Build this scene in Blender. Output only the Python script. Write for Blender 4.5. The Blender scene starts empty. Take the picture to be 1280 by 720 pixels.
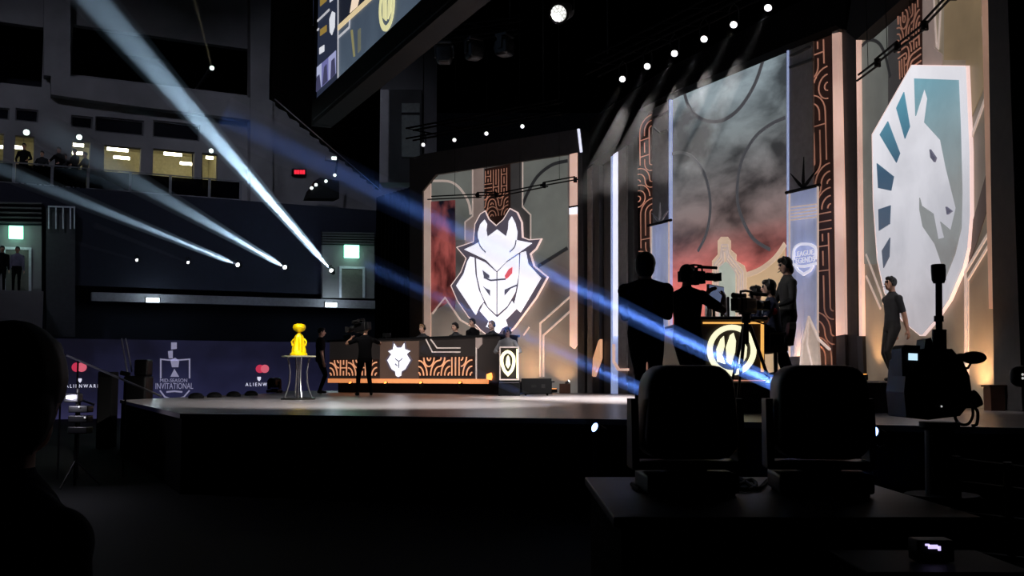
import bpy, bmesh, math, random
import numpy as np
from mathutils import Vector, Matrix, Euler

# ------------------------------------------------------------------ camera, world, exposure
SC = bpy.context.scene
COL = SC.collection
FPX = 1300.0
PITCH = math.atan(110 / FPX)
EYE = Vector((0, 0, 1.47))
ST = 1.0                                   # stage deck height
cam_d = bpy.data.cameras.new('camera')
cam_d.sensor_width = 36.0
cam_d.lens = FPX / 1280 * 36.0
cam_d.clip_end = 300
cam = bpy.data.objects.new('camera', cam_d)
COL.objects.link(cam)
cam.location = EYE
cam.rotation_euler = (math.pi / 2 + PITCH, 0, 0)
SC.camera = cam
SC.view_settings.view_transform = 'Standard'
SC.view_settings.look = 'None'
SC.view_settings.gamma = 1.0
SC.view_settings.exposure = 0.0
SC.view_settings.use_curve_mapping = False
W = bpy.data.worlds.new('world')
SC.world = W
W.use_nodes = True
W.node_tree.nodes['Background'].inputs[0].default_value = (0.35, 0.4, 0.6, 1)
W.node_tree.nodes['Background'].inputs[1].default_value = 0.0012
random.seed(7)


def lin(c):
    def f(v):
        v = v / 255.0
        return v / 12.92 if v <= 0.04045 else ((v + 0.055) / 1.055) ** 2.4
    return tuple(f(v) for v in c[:3]) + (1.0,)


# ------------------------------------------------------------------ pixel helpers (1280x720 frame -> points in the place)
FW = Vector((0, math.cos(PITCH), math.sin(PITCH)))
UP = Vector((0, -math.sin(PITCH), math.cos(PITCH)))
RT = Vector((1, 0, 0))


def ray(px, py):
    return FW * FPX + RT * (px - 640) + UP * (360 - py)


def at(px, py, d):
    r = ray(px, py)
    return EYE + r * (d / r.y)


def ground(px, py, z):
    r = ray(px, py)
    return EYE + r * ((z - EYE.z) / r.z)


class Plane:
    def __init__(s, p, direction, normal):
        s.p = Vector((p[0], p[1], 0))
        s.u = Vector((direction[0], direction[1], 0)).normalized()
        s.n = Vector((normal[0], normal[1], 0)).normalized()
        s.minz = -1.0

    def on(s, px, py, off=0.0):
        r = ray(px, py)
        q = s.p + s.n * off
        return EYE + r * ((q - EYE).dot(s.n) / r.dot(s.n))

    def uz(s, px, py, off=0.0):
        w = s.on(px, py, off)
        return ((w - s.p).dot(s.u), w.z)

    def pt(s, u, z, off=0.0):
        w = s.p + s.u * u + s.n * off
        return Vector((w.x, w.y, z))


LIQ = Plane((6.8, 14.5), (0.023, -1), (-1, -0.023))
MAIN = Plane((6.67, 20.06), (0.518, -1), (-1, -0.518))
WOLF = Plane((2.1, 28.9), (1.354, -1), (-1, -1.354))
for _q in (LIQ, MAIN, WOLF):
    _q.minz = ST + 0.004
ARENA = Plane((-18.3, 44.0), (1.97, 1), (1, -1.97))
_p = at(391, 470, 26)
CUBE = Plane((_p.x, _p.y), (0.471, -1), (-1, -0.471))
_a, _b = at(412, 470, 30.4), at(622, 470, 26.0)
DESK = Plane((_b.x, _b.y), (_b.x - _a.x, _b.y - _a.y), (_b.y - _a.y, -(_b.x - _a.x)))

# ------------------------------------------------------------------ materials
MATS = {}


def mat(name, col=(20, 20, 20), rough=0.6, metal=0.0, em=None, es=0.0, noise=0.0, nscale=8.0, light=True, spec=0.5):
    if name in MATS:
        return MATS[name]
    m = bpy.data.materials.new(name)
    m.use_nodes = True
    nt = m.node_tree
    b = nt.nodes['Principled BSDF']
    b.inputs['Roughness'].default_value = rough
    b.inputs['Metallic'].default_value = metal
    b.inputs['Specular IOR Level'].default_value = spec
    c = lin(col)
    tc = nt.nodes.new('ShaderNodeTexCoord')
    nz = nt.nodes.new('ShaderNodeTexNoise')
    nz.inputs['Scale'].default_value = nscale
    nz.inputs['Detail'].default_value = 4
    nt.links.new(tc.outputs['Object'], nz.inputs['Vector'])
    rp = nt.nodes.new('ShaderNodeValToRGB')
    k = 0.12 + noise
    rp.color_ramp.elements[0].color = tuple(v * (1 - k) for v in c[:3]) + (1,)
    rp.color_ramp.elements[0].position = 0.3
    rp.color_ramp.elements[1].color = tuple(min(1, v * (1 + k)) for v in c[:3]) + (1,)
    rp.color_ramp.elements[1].position = 0.7
    nt.links.new(nz.outputs['Fac'], rp.inputs['Fac'])
    nt.links.new(rp.outputs['Color'], b.inputs['Base Color'])
    if em is not None:
        e = lin(em)
        if noise > 0:
            r2 = nt.nodes.new('ShaderNodeValToRGB')
            r2.color_ramp.elements[0].color = tuple(v * (1 - noise) for v in e[:3]) + (1,)
            r2.color_ramp.elements[0].position = 0.3
            r2.color_ramp.elements[1].color = tuple(v * (1 + noise) for v in e[:3]) + (1,)
            r2.color_ramp.elements[1].position = 0.7
            nt.links.new(nz.outputs['Fac'], r2.inputs['Fac'])
            nt.links.new(r2.outputs['Color'], b.inputs['Emission Color'])
        else:
            b.inputs['Emission Color'].default_value = e
        b.inputs['Emission Strength'].default_value = es
        if not light:
            m.cycles.emission_sampling = 'NONE'
    MATS[name] = m
    return m


def screen(name, stops, axis, z0, z1, clouds=None, scale=0.6, mix=0.5, strength=1.0, stretch=(1, 1, 1)):
    """LED picture: a ramp of colours over the height of the picture, with drifting clouds in it."""
    m = bpy.data.materials.new(name)
    m.use_nodes = True
    nt = m.node_tree
    b = nt.nodes['Principled BSDF']
    b.inputs['Base Color'].default_value = (0.02, 0.02, 0.02, 1)
    b.inputs['Roughness'].default_value = 0.5
    g = nt.nodes.new('ShaderNodeNewGeometry')
    mp = nt.nodes.new('ShaderNodeMapRange')
    sp = nt.nodes.new('ShaderNodeSeparateXYZ')
    nt.links.new(g.outputs['Position'], sp.inputs[0])
    nt.links.new(sp.outputs[axis], mp.inputs['Value'])
    mp.inputs['From Min'].default_value = z0
    mp.inputs['From Max'].default_value = z1
    r = nt.nodes.new('ShaderNodeValToRGB')
    els = r.color_ramp.elements
    els[0].position, els[0].color = stops[0][0], lin(stops[0][1])
    els[1].position, els[1].color = stops[-1][0], lin(stops[-1][1])
    for p, c in stops[1:-1]:
        e = els.new(p)
        e.color = lin(c)
    nt.links.new(mp.outputs['Result'], r.inputs['Fac'])
    out = r.outputs['Color']
    if clouds:
        st = nt.nodes.new('ShaderNodeMapping')
        st.inputs['Scale'].default_value = stretch
        nt.links.new(g.outputs['Position'], st.inputs['Vector'])
        nz = nt.nodes.new('ShaderNodeTexNoise')
        nz.inputs['Scale'].default_value = scale
        nz.inputs['Detail'].default_value = 8
        nz.inputs['Roughness'].default_value = 0.55
        nz.inputs['Distortion'].default_value = 0.25
        nt.links.new(st.outputs['Vector'], nz.inputs['Vector'])
        r2 = nt.nodes.new('ShaderNodeValToRGB')
        r2.color_ramp.elements[0].position, r2.color_ramp.elements[0].color = 0.38, lin(clouds[0])
        r2.color_ramp.elements[1].position, r2.color_ramp.elements[1].color = 0.64, lin(clouds[1])
        nt.links.new(nz.outputs['Fac'], r2.inputs['Fac'])
        mx = nt.nodes.new('ShaderNodeMix')
        mx.data_type = 'RGBA'
        mx.blend_type = 'OVERLAY' if mix < 0 else 'MIX'
        mx.inputs[0].default_value = abs(mix)
        nt.links.new(out, mx.inputs[6])
        nt.links.new(r2.outputs['Color'], mx.inputs[7])
        out = mx.outputs[2]
    nt.links.new(out, b.inputs['Emission Color'])
    b.inputs['Emission Strength'].default_value = strength
    MATS[name] = m
    return m


def glass(name, col, rough=0.05):
    m = bpy.data.materials.new(name)
    m.use_nodes = True
    nt = m.node_tree
    nt.nodes.clear()
    o = nt.nodes.new('ShaderNodeOutputMaterial')
    mx = nt.nodes.new('ShaderNodeMixShader')
    t = nt.nodes.new('ShaderNodeBsdfTransparent')
    t.inputs[0].default_value = lin(col)
    gl = nt.nodes.new('ShaderNodeBsdfGlossy')
    gl.inputs['Roughness'].default_value = rough
    mx.inputs[0].default_value = 0.06
    nt.links.new(t.outputs[0], mx.inputs[1])
    nt.links.new(gl.outputs[0], mx.inputs[2])
    nt.links.new(mx.outputs[0], o.inputs[0])
    MATS[name] = m
    return m


def haze(name, density, col=(255, 255, 255), g=0.0):
    m = bpy.data.materials.new(name)
    m.use_nodes = True
    nt = m.node_tree
    nt.nodes.clear()
    o = nt.nodes.new('ShaderNodeOutputMaterial')
    v = nt.nodes.new('ShaderNodeVolumeScatter')
    v.inputs['Color'].default_value = lin(col)
    v.inputs['Density'].default_value = density
    v.inputs['Anisotropy'].default_value = g
    nt.links.new(v.outputs[0], o.inputs['Volume'])
    MATS[name] = m
    return m


BLACK = mat('matte black paint', (17, 17, 19), 0.75, spec=0.2)
DEEP = mat('black drape cloth', (8, 8, 9), 0.95, spec=0.05)
PLASTIC = mat('black moulded plastic', (16, 16, 18), 0.45)
RUBBER = mat('black rubber', (12, 12, 12), 0.8)
STEEL = mat('brushed steel', (150, 150, 155), 0.3, 1.0)
PALE = mat('pale painted rail', (190, 190, 200), 0.5)
CHARC = mat('charcoal portal paint', (66, 65, 67), 0.6)
GREYP = mat('grey portal panel', (138, 135, 136), 0.65)
CONC = mat('grey arena plaster', (120, 118, 120), 0.85, noise=0.08, nscale=0.6)
DARKW = mat('dark navy seating wall', (17, 20, 36), 0.9)
GLASSL = mat('lens glass', (10, 12, 20), 0.05, spec=0.8)
BRONZE = mat('bronze pattern board', (44, 30, 26), 0.5, 0.2, em=(40, 24, 20), es=0.55, noise=0.25, nscale=2.0, light=False)
BRLINE = mat('bright copper pattern line', (180, 130, 105), 0.4, em=(160, 112, 94), es=0.75, noise=0.45, nscale=0.8, light=False)
PINK = mat('pink lit column diffuser', (230, 200, 190), 0.5, em=(202, 164, 150), es=0.9, noise=0.3, nscale=0.5)
COOL = mat('cool white light strip', (230, 230, 245), 0.5, em=(228, 230, 250), es=1.0)
BLUEL = mat('blue white screen edge light', (200, 210, 245), 0.5, em=(150, 164, 206), es=0.7, light=False)
WHITEL = mat('white logo light', (240, 240, 250), 0.5, em=(240, 240, 252), es=1.1)
LAMPW = mat('hot white lamp lens', (255, 255, 255), 0.3, em=(255, 252, 250), es=3.5)
LAMPB = mat('hot blue lamp lens', (200, 220, 255), 0.3, em=(150, 185, 255), es=5.0)
AMBER = mat('amber lamp lens', (255, 170, 90), 0.3, em=(255, 150, 70), es=2.5)
GOLDL = mat('yellow white emblem light', (250, 245, 200), 0.4, em=(250, 246, 205), es=1.1)
GOLDE = mat('gold edge light', (250, 200, 110), 0.4, em=(244, 178, 92), es=1.0)
SKIN = mat('skin', (200, 150, 125), 0.55)
SKIN2 = mat('pale skin', (222, 178, 158), 0.55)
HAIRB = mat('black hair', (14, 12, 12), 0.6)
HAIRL = mat('fair hair', (150, 120, 90), 0.6)
CLB = mat('black clothing', (13, 13, 16), 0.9, spec=0.1)
CLN = mat('navy jersey', (34, 40, 62), 0.85, spec=0.2)
CLG = mat('charcoal jersey', (52, 52, 56), 0.85, spec=0.2)
CLW = mat('white jersey', (200, 200, 205), 0.85, spec=0.2)
SHOE = mat('black shoe leather', (14, 14, 14), 0.5)
EYEM = mat('dark eyes', (18, 14, 12), 0.2)


# ------------------------------------------------------------------ mesh helpers
class MB:
    def __init__(s):
        s.v, s.f = [], []

    def add(s, verts, faces):
        k = len(s.v)
        s.v += [Vector(v) for v in verts]
        s.f += [tuple(i + k for i in f) for f in faces]
        return s

    def box(s, c, size, rz=0.0, rot=None, bev=0.0):
        hx, hy, hz = size[0] / 2, size[1] / 2, size[2] / 2
        R = rot if rot is not None else Matrix.Rotation(rz, 3, 'Z')
        c = Vector(c)
        if bev > 0:
            bm = bmesh.new()
            bmesh.ops.create_cube(bm, size=1.0)
            for v in bm.verts:
                v.co = Vector((v.co.x * size[0], v.co.y * size[1], v.co.z * size[2]))
            bmesh.ops.bevel(bm, geom=bm.edges[:], offset=bev, segments=3, profile=0.6, affect='EDGES')
            bm.verts.index_update()
            s.add([c + R @ v.co for v in bm.verts], [[v.index for v in f.verts] for f in bm.faces])
            bm.free()
            return s
        vs = [c + R @ Vector((x * hx, y * hy, z * hz)) for z in (-1, 1) for y in (-1, 1) for x in (-1, 1)]
        return s.add(vs, [(0, 2, 3, 1), (4, 5, 7, 6), (0, 1, 5, 4), (2, 6, 7, 3), (0, 4, 6, 2), (1, 3, 7, 5)])

    def cyl(s, a, b, r1, r2=None, seg=14):
        a, b = Vector(a), Vector(b)
        r2 = r1 if r2 is None else r2
        d = (b - a).normalized()
        x = d.orthogonal().normalized()
        y = d.cross(x)
        vs = []
        for p, r in ((a, r1), (b, r2)):
            for i in range(seg):
                t = 2 * math.pi * i / seg
                vs.append(p + (x * math.cos(t) + y * math.sin(t)) * r)
        fs = [(i, (i + 1) % seg, seg + (i + 1) % seg, seg + i) for i in range(seg)]
        fs += [tuple(range(seg - 1, -1, -1)), tuple(range(seg, 2 * seg))]
        return s.add(vs, fs)

    def lathe(s, a, axis, prof, seg=20):
        """prof: list of (distance along axis, radius)."""
        a, d = Vector(a), Vector(axis).normalized()
        x = d.orthogonal().normalized()
        y = d.cross(x)
        vs, fs = [], []
        for h, r in prof:
            for i in range(seg):
                t = 2 * math.pi * i / seg
                vs.append(a + d * h + (x * math.cos(t) + y * math.sin(t)) * max(r, 1e-4))
        for k in range(len(prof) - 1):
            for i in range(seg):
                j = (i + 1) % seg
                fs.append((k * seg + i, k * seg + j, (k + 1) * seg + j, (k + 1) * seg + i))
        fs += [tuple(range(seg - 1, -1, -1)), tuple(range((len(prof) - 1) * seg, len(prof) * seg))]
        return s.add(vs, fs)

    def ball(s, c, r, rot=None, seg=14, rings=9):
        c = Vector(c)
        r = Vector((r, r, r)) if not hasattr(r, '__len__') else Vector(r)
        R = rot if rot is not None else Matrix.Identity(3)
        vs = [c + R @ Vector((0, 0, -r.z))]
        for k in range(1, rings):
            p = -math.pi / 2 + math.pi * k / rings
            for i in range(seg):
                t = 2 * math.pi * i / seg
                vs.append(c + R @ Vector((r.x * math.cos(p) * math.cos(t), r.y * math.cos(p) * math.sin(t), r.z * math.sin(p))))
        vs.append(c + R @ Vector((0, 0, r.z)))
        n = len(vs) - 1
        fs = []
        for i in range(seg):
            j = (i + 1) % seg
            fs.append((0, 1 + j, 1 + i))
            fs.append((n, n - seg + i, n - seg + j))
            for k in range(rings - 2):
                fs.append((1 + k * seg + i, 1 + k * seg + j, 1 + (k + 1) * seg + j, 1 + (k + 1) * seg + i))
        return s.add(vs, fs)

    def tube(s, pts, r, seg=8, closed=False):
        pts = [Vector(p) for p in pts]
        n = len(pts)
        vs, fs = [], []
        prev = None
        for i, p in enumerate(pts):
            if closed:
                d = (pts[(i + 1) % n] - pts[i - 1])
            else:
                d = pts[min(i + 1, n - 1)] - pts[max(i - 1, 0)]
            d.normalize()
            x = d.orthogonal().normalized() if prev is None else (prev - d * prev.dot(d)).normalized()
            prev = x
            y = d.cross(x)
            for k in range(seg):
                t = 2 * math.pi * k / seg
                vs.append(p + (x * math.cos(t) + y * math.sin(t)) * r)
        m = n if closed else n - 1
        for i in range(m):
            a, b = i * seg, ((i + 1) % n) * seg
            for k in range(seg):
                l = (k + 1) % seg
                fs.append((a + k, a + l, b + l, b + k))
        if not closed:
            fs += [tuple(range(seg - 1, -1, -1)), tuple(range((n - 1) * seg, n * seg))]
        return s.add(vs, fs)

    def prism(s, front, back):
        """closed solid between two equal rings of points."""
        n = len(front)
        fs = [tuple(range(n)), tuple(range(2 * n - 1, n - 1, -1))]
        fs += [(i, n + i, n + (i + 1) % n, (i + 1) % n) for i in range(n)]
        return s.add(list(front) + list(back), fs)

    def plate(s, pl, pts, off, thick):
        """flat board with its face on a wall plane: outline given by where its corners stand."""
        f = [pl.on(x, y, off) for x, y in pts]
        for p in f:
            p.z = max(p.z, pl.minz)
        b = [p - pl.n * thick for p in f]
        return s.prism(f, b)

    def uzplate(s, pl, pts, off, thick):
        f = [pl.pt(u, z, off) for u, z in pts]
        b = [p - pl.n * thick for p in f]
        return s.prism(f, b)

    def ribbon(s, pl, pts, w, off, thick, closed=False, world=None):
        """raised line on a wall plane."""
        P = [pl.uz(x, y, off) for x, y in pts] if world is None else world
        P = [Vector((u, z)) for u, z in P]
        n = len(P)
        L, R = [], []
        for i in range(n):
            a = P[i - 1] if (i > 0 or closed) else None
            b = P[(i + 1) % n] if (i < n - 1 or closed) else None
            d1 = (P[i] - a).normalized() if a is not None else None
            d2 = (b - P[i]).normalized() if b is not None else None
            d = ((d1 or d2) + (d2 or d1))
            if d.length < 1e-6:
                d = d1 or d2
            d.normalize()
            nn = Vector((-d.y, d.x))
            k = 1.0
            if d1 is not None and d2 is not None:
                k = 1 / max(0.5, nn.dot(Vector((-d1.y, d1.x))))
            L.append(P[i] + nn * w / 2 * k)
            R.append(P[i] - nn * w / 2 * k)
        vs = []
        for A in (L, R):
            for o in (off, off - thick):
                vs += [pl.pt(p.x, p.y, o) for p in A]
        fs = []
        m = n if closed else n - 1
        for i in range(m):
            j = (i + 1) % n
            fs += [(i, 2 * n + i, 2 * n + j, j), (n + i, n + j, 3 * n + j, 3 * n + i),
                   (i, j, n + j, n + i), (2 * n + i, 3 * n + i, 3 * n + j, 2 * n + j)]
        if not closed:
            fs += [(0, n, 3 * n, 2 * n), (n - 1, 3 * n - 1 - 0 + 0 if False else 3 * n - 1, 4 * n - 1, 2 * n - 1)]
        return s.add(vs, fs)

    def build(s, name, material, parent=None, smooth=False, world=False):
        me = bpy.data.meshes.new(name)
        off = Vector((0, 0, 0))
        if world and parent is not None:
            q = parent
            while q is not None:
                off += Vector(q.location)
                q = q.parent
        me.from_pydata([tuple(v - off) for v in s.v], [], s.f)
        me.validate()
        bm = bmesh.new()
        bm.from_mesh(me)
        bmesh.ops.recalc_face_normals(bm, faces=bm.faces)
        bm.to_mesh(me)
        bm.free()
        for m in (material if isinstance(material, (list, tuple)) else [material]):
            me.materials.append(m)
        if smooth:
            me.shade_smooth()
            try:
                me.set_sharp_from_angle(angle=math.radians(40))
            except Exception:
                pass
        o = bpy.data.objects.new(name, me)
        COL.objects.link(o)
        o.parent = parent
        return o


def tag(o, label=None, cat=None, group=None, kind=None):
    if label:
        o['label'] = label
    if cat:
        o['category'] = cat
    if group:
        o['group'] = group
    if kind:
        o['kind'] = kind
    return o


def thing(name, label, cat, loc=(0, 0, 0), rz=0.0, group=None):
    o = bpy.data.objects.new(name, None)
    COL.objects.link(o)
    o.empty_display_size = 0.2
    o.location = loc
    o.rotation_euler = (0, 0, rz)
    return tag(o, label, cat, group)


def own(mb, name, material, loc, rz=0.0, smooth=False):
    """a thing that is one mesh, modelled around its own base."""
    o = mb.build(name, material, smooth=smooth)
    o.location = loc
    o.rotation_euler = (0, 0, rz)
    return o


def wown(mb, name, material, smooth=False):
    """a thing that is one mesh, modelled in place: its origin is moved to its base."""
    c = sum(mb.v, Vector()) / len(mb.v)
    c.z = min(v.z for v in mb.v)
    mb.v = [v - c for v in mb.v]
    o = mb.build(name, material, smooth=smooth)
    o.location = c
    return o


def text_mb(txt, size, extrude=0.004):
    cu = bpy.data.curves.new('text', 'FONT')
    cu.body = txt
    cu.size = size
    cu.extrude = extrude
    cu.align_x = 'CENTER'
    cu.align_y = 'CENTER'
    cu.resolution_u = 3
    o = bpy.data.objects.new('text', cu)
    COL.objects.link(o)
    dg = bpy.context.evaluated_depsgraph_get()
    me = bpy.data.meshes.new_from_object(o.evaluated_get(dg))
    vs = [v.co.copy() for v in me.vertices]
    fs = [tuple(p.vertices) for p in me.polygons]
    bpy.data.objects.remove(o)
    bpy.data.curves.remove(cu)
    bpy.data.meshes.remove(me)
    return vs, fs


def text_on(pl, txt, px, py, off, width_px, height_px, bold=1.0):
    """letters standing on a wall plane, sized by what they span there."""
    vs, fs = text_mb(txt, 1.0)
    x0, x1 = min(v.x for v in vs), max(v.x for v in vs)
    y0, y1 = min(v.y for v in vs), max(v.y for v in vs)
    ul, _ = pl.uz(px - width_px / 2, py, off)
    ur, _ = pl.uz(px + width_px / 2, py, off)
    _, zt = pl.uz(px, py - height_px / 2, off)
    _, zb = pl.uz(px, py + height_px / 2, off)
    mb = MB()
    mb.add([pl.pt(ul + (v.x - x0) / (x1 - x0) * (ur - ul), zb + (v.y - y0) / (y1 - y0) * (zt - zb), off + v.z) for v in vs], fs)
    return mb


def spot(parent, loc, target, power, color, size_deg, blend=0.3, radius=0.05, name='lamp'):
    l = bpy.data.lights.new(name, 'SPOT')
    l.energy = power
    l.color = color
    l.spot_size = math.radians(size_deg)
    l.spot_blend = blend
    l.shadow_soft_size = radius
    o = bpy.data.objects.new(name, l)
    COL.objects.link(o)
    base = Vector((0, 0, 0))
    q = parent
    while q is not None:
        base += Vector(q.location)
        q = q.parent
    o.parent = parent
    o.location = Vector(loc) - base
    o.rotation_euler = (Vector(target) - Vector(loc)).to_track_quat('-Z', 'Y').to_euler()
    return o


def bez(pts, n=8):
    """smooth curve through the given 2-D points."""
    out = []
    P = [Vector(p) for p in pts]
    for i in range(len(P) - 1):
        p0, p1, p2, p3 = P[max(i - 1, 0)], P[i], P[i + 1], P[min(i + 2, len(P) - 1)]
        for k in range(n):
            t = k / n
            out.append(0.5 * ((2 * p1) + (p2 - p0) * t + (2 * p0 - 5 * p1 + 4 * p2 - p3) * t * t + (3 * p1 - p0 - 3 * p2 + p3) * t ** 3))
    out.append(P[-1])
    return [tuple(p) for p in out]


def inset(pts, d):
    P = [Vector(p) for p in pts]
    n = len(P)
    area = sum(P[i].x * P[(i + 1) % n].y - P[(i + 1) % n].x * P[i].y for i in range(n))
    sg = 1 if area > 0 else -1
    out = []
    for i in range(n):
        a, b = (P[i] - P[i - 1]).normalized(), (P[(i + 1) % n] - P[i]).normalized()
        na, nb = Vector((-a.y, a.x)), Vector((-b.y, b.x))
        m = (na + nb)
        if m.length < 1e-6:
            m = na
        m.normalize()
        out.append(tuple(P[i] + m * (sg * d / max(0.45, m.dot(na)))))
    return out


def maze(mb, pl, u0, u1, z0, z1, tile, w, off, seed, lines=3, inside=None):
    """ornament of nested arcs and bars, as raised lines on a board."""
    rnd = random.Random(seed)
    nu, nz = max(1, round((u1 - u0) / tile)), max(1, round((z1 - z0) / tile))
    su, sz = (u1 - u0) / nu, (z1 - z0) / nz
    for i in range(nu):
        for j in range(nz):
            kind = rnd.choice('aabbcdhh')
            cu, cz = u0 + i * su, z0 + j * sz
            segs = []
            fr = [(k + 0.5) / lines for k in range(lines)]
            if kind in 'ab':
                A = ((0, 0), (1, 1)) if kind == 'a' else ((1, 0), (0, 1))
                for c in A:
                    for r in fr:
                        if r > 0.75 and c == A[1]:
                            continue
                        t0 = {(0, 0): 0, (1, 0): 90, (1, 1): 180, (0, 1): 270}[c]
                        segs.append([(c[0] + r * math.cos(math.radians(t0 + 15 * k)), c[1] + r * math.sin(math.radians(t0 + 15 * k))) for k in range(7)])
            elif kind == 'c':
                for r in fr:
                    segs.append([(r, 0), (r, 1)])
            elif kind == 'd':
                for r in fr:
                    segs.append([(0, r), (1, r)])
            else:
                segs += [[(fr[0], 0), (fr[0], 1)], [(fr[-1], 0), (fr[-1], 1)], [(fr[0], 0.5), (fr[-1], 0.5)], [(0.5, 0), (0.5, 0.3)], [(0.5, 0.7), (0.5, 1)]]
            for sgm in segs:
                P = [(cu + a * su, cz + b * sz) for a, b in sgm]
                if inside and not all(inside(u, z) for u, z in P):
                    continue
                mb.ribbon(pl, None, w, off, 0.02, world=P)
    return mb


def lines(parent, name, material, pl, items, off, thick=0.03):
    """raised lines, each a part of its own."""
    for pts, w in items:
        MB().ribbon(pl, pts, w, off, thick).build(name, material, parent, world=True)


# ------------------------------------------------------------------ haze beams
HAZE = []


def beam(apex, end, half_deg, label, power, color, density=0.12, blend=0.6, r0=0.03, parent=None):
    a, e = Vector(apex), Vector(end)
    L = (e - a).length
    d = (e - a).normalized()
    k = math.tan(math.radians(half_deg * 1.08))
    mb = MB()
    mb.lathe(a + d * 0.12, d, [(0, r0), (L, r0 + L * k)], seg=20)
    hz = 'stage haze %.3f' % density
    o = wown(mb, 'light_beam', MATS.get(hz) or haze(hz, density))
    tag(o, label, 'light beam', 'light beams in the haze')
    spot(parent, a + d * 0.1, e, power, color, 2 * half_deg, blend, 0.02)
    if power > 5000:                     # extra wide spot added to fill the dark haze gap near the lens
        spot(parent, a + d * 0.1, e, power * 0.03, color, 12, 0.6, 0.01)
    return o


# ================================================================== SETTING
floor = MB().box((0, 20, -0.1), (90, 120, 0.2)).build('floor', mat('black arena floor', (7, 7, 8), 0.8, spec=0.2), None)
tag(floor, 'black arena floor below the stage', None, None, 'structure')
ceil_ = MB().box((0, 20, 22.1), (90, 120, 0.2)).build('ceiling', mat('black arena ceiling', (6, 6, 7), 0.9, spec=0.1))
tag(ceil_, 'black arena ceiling high above the stage', None, None, 'structure')


def holes_wall(pl, u0, u1, z0, z1, holes, off, thick):
    us = sorted({u0, u1} | {h[0] for h in holes} | {h[1] for h in holes})
    zs = sorted({z0, z1} | {h[2] for h in holes} | {h[3] for h in holes})
    us = [u for u in us if u0 <= u <= u1]
    zs = [z for z in zs if z0 <= z <= z1]
    mb = MB()
    for i in range(len(us) - 1):
        for j in range(len(zs) - 1):
            cu, cz = (us[i] + us[i + 1]) / 2, (zs[j] + zs[j + 1]) / 2
            if any(h[0] < cu < h[1] and h[2] < cz < h[3] for h in holes):
                continue
            mb.uzplate(pl, [(us[i], zs[j]), (us[i + 1], zs[j]), (us[i + 1], zs[j + 1]), (us[i], zs[j + 1])], off, thick)
    return mb


def rect(pl, x0, x1, y0, y1, off=0.0):
    """(u0, u1, z0, z1) of an opening seen between those columns and rows."""
    u0, _ = pl.uz(x0, (y0 + y1) / 2, off)
    u1, _ = pl.uz(x1, (y0 + y1) / 2, off)
    _, za = pl.uz((x0 + x1) / 2, y0, off)
    _, zb = pl.uz((x0 + x1) / 2, y1, off)
    return (u0, u1, zb, za)


uL = ARENA.uz(-60, 300)[0]
uR = ARENA.uz(545, 300)[0]
LIT = [rect(ARENA, -12, 4, 166, 222), rect(ARENA, 18, 42, 170, 226), rect(ARENA, 89, 112, 176, 231), rect(ARENA, 130, 176, 183, 218),
       rect(ARENA, 191, 243, 188, 226), rect(ARENA, 252, 272, 192, 236)]
UPPER = [rect(ARENA, -40, 54, 28, 104), rect(ARENA, 90, 312, 46, 106)]
STRIP = [rect(ARENA, -12, 12, 134, 149), rect(ARENA, 19, 48, 136, 152), rect(ARENA, 89, 116, 145, 160), rect(ARENA, 119, 180, 148, 167), rect(ARENA, 191, 250, 153, 174)]
zb = ARENA.uz(150, 250)[1]
wl = holes_wall(ARENA, uL, uR, zb - 0.3, 21.5, LIT + UPPER + STRIP, 0, 0.4).build('wall_left', CONC)
tag(wl, 'grey plaster arena wall with suites and a balcony', None, None, 'structure')
DK = mat('dark suite glass', (16, 17, 24), 0.15)
for i, h in enumerate(STRIP):
    g = MB().uzplate(ARENA, [(h[0], h[2]), (h[1], h[2]), (h[1], h[3]), (h[0], h[3])], -0.15, 0.05).build('window_%d' % (i + 1), DK)
    tag(g, 'dark strip window high in the arena wall', None, None, 'structure')
    fr = MB()
    for (a, b) in (((h[0], h[2]), (h[1], h[2] + 0.06)), ((h[0], h[3] - 0.06), (h[1], h[3])), ((h[0], h[2]), (h[0] + 0.06, h[3])), ((h[1] - 0.06, h[2]), (h[1], h[3]))):
        fr.uzplate(ARENA, [(a[0], a[1]), (b[0], a[1]), (b[0], b[1]), (a[0], b[1])], -0.08, 0.06)
    fr.build('window_frame', CHARC, g)
for i, h in enumerate(UPPER):
    m = MB()
    m.uzplate(ARENA, [(h[0] - 0.3, h[2] - 0.3), (h[1] + 0.3, h[2] - 0.3), (h[1] + 0.3, h[3] + 0.3), (h[0] - 0.3, h[3] + 0.3)], -4.5, 0.2)
    m.uzplate(ARENA, [(h[0] - 0.3, h[2] - 0.3), (h[1] + 0.3, h[2] - 0.3), (h[1] + 0.3, h[2] - 0.05), (h[0] - 0.3, h[2] - 0.05)], -0.4, 4.1)
    tag(m.build('wall_suite' if i == 0 else 'wall_suite_inner', DARKW), 'dark recess of an upper suite', None, None, 'structure')
# columns and bands standing proud of the wall
for i, (x0, x1, y0, y1, pr) in enumerate([(55, 88, -10, 94, 0.5), (313, 341, -10, 252, 0.6), (64, 314, 92, 140, 0.55)]):
    if i == 2:
        pts = [(64, 92), (314, 122), (314, 150), (250, 142), (180, 134), (120, 126), (64, 118)]
        m = MB().plate(ARENA, pts, pr, pr - 0.01)
    else:
        m = MB().plate(ARENA, [(x0, y1), (x1, y1 + 3), (x1, y0), (x0, y0)], pr, pr - 0.01)
    tag(m.build('trim_%d' % (i + 1), CONC), 'pale plaster column on the arena wall' if i < 2 else 'pale fascia band across the arena wall', None, None, 'structure')
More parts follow.
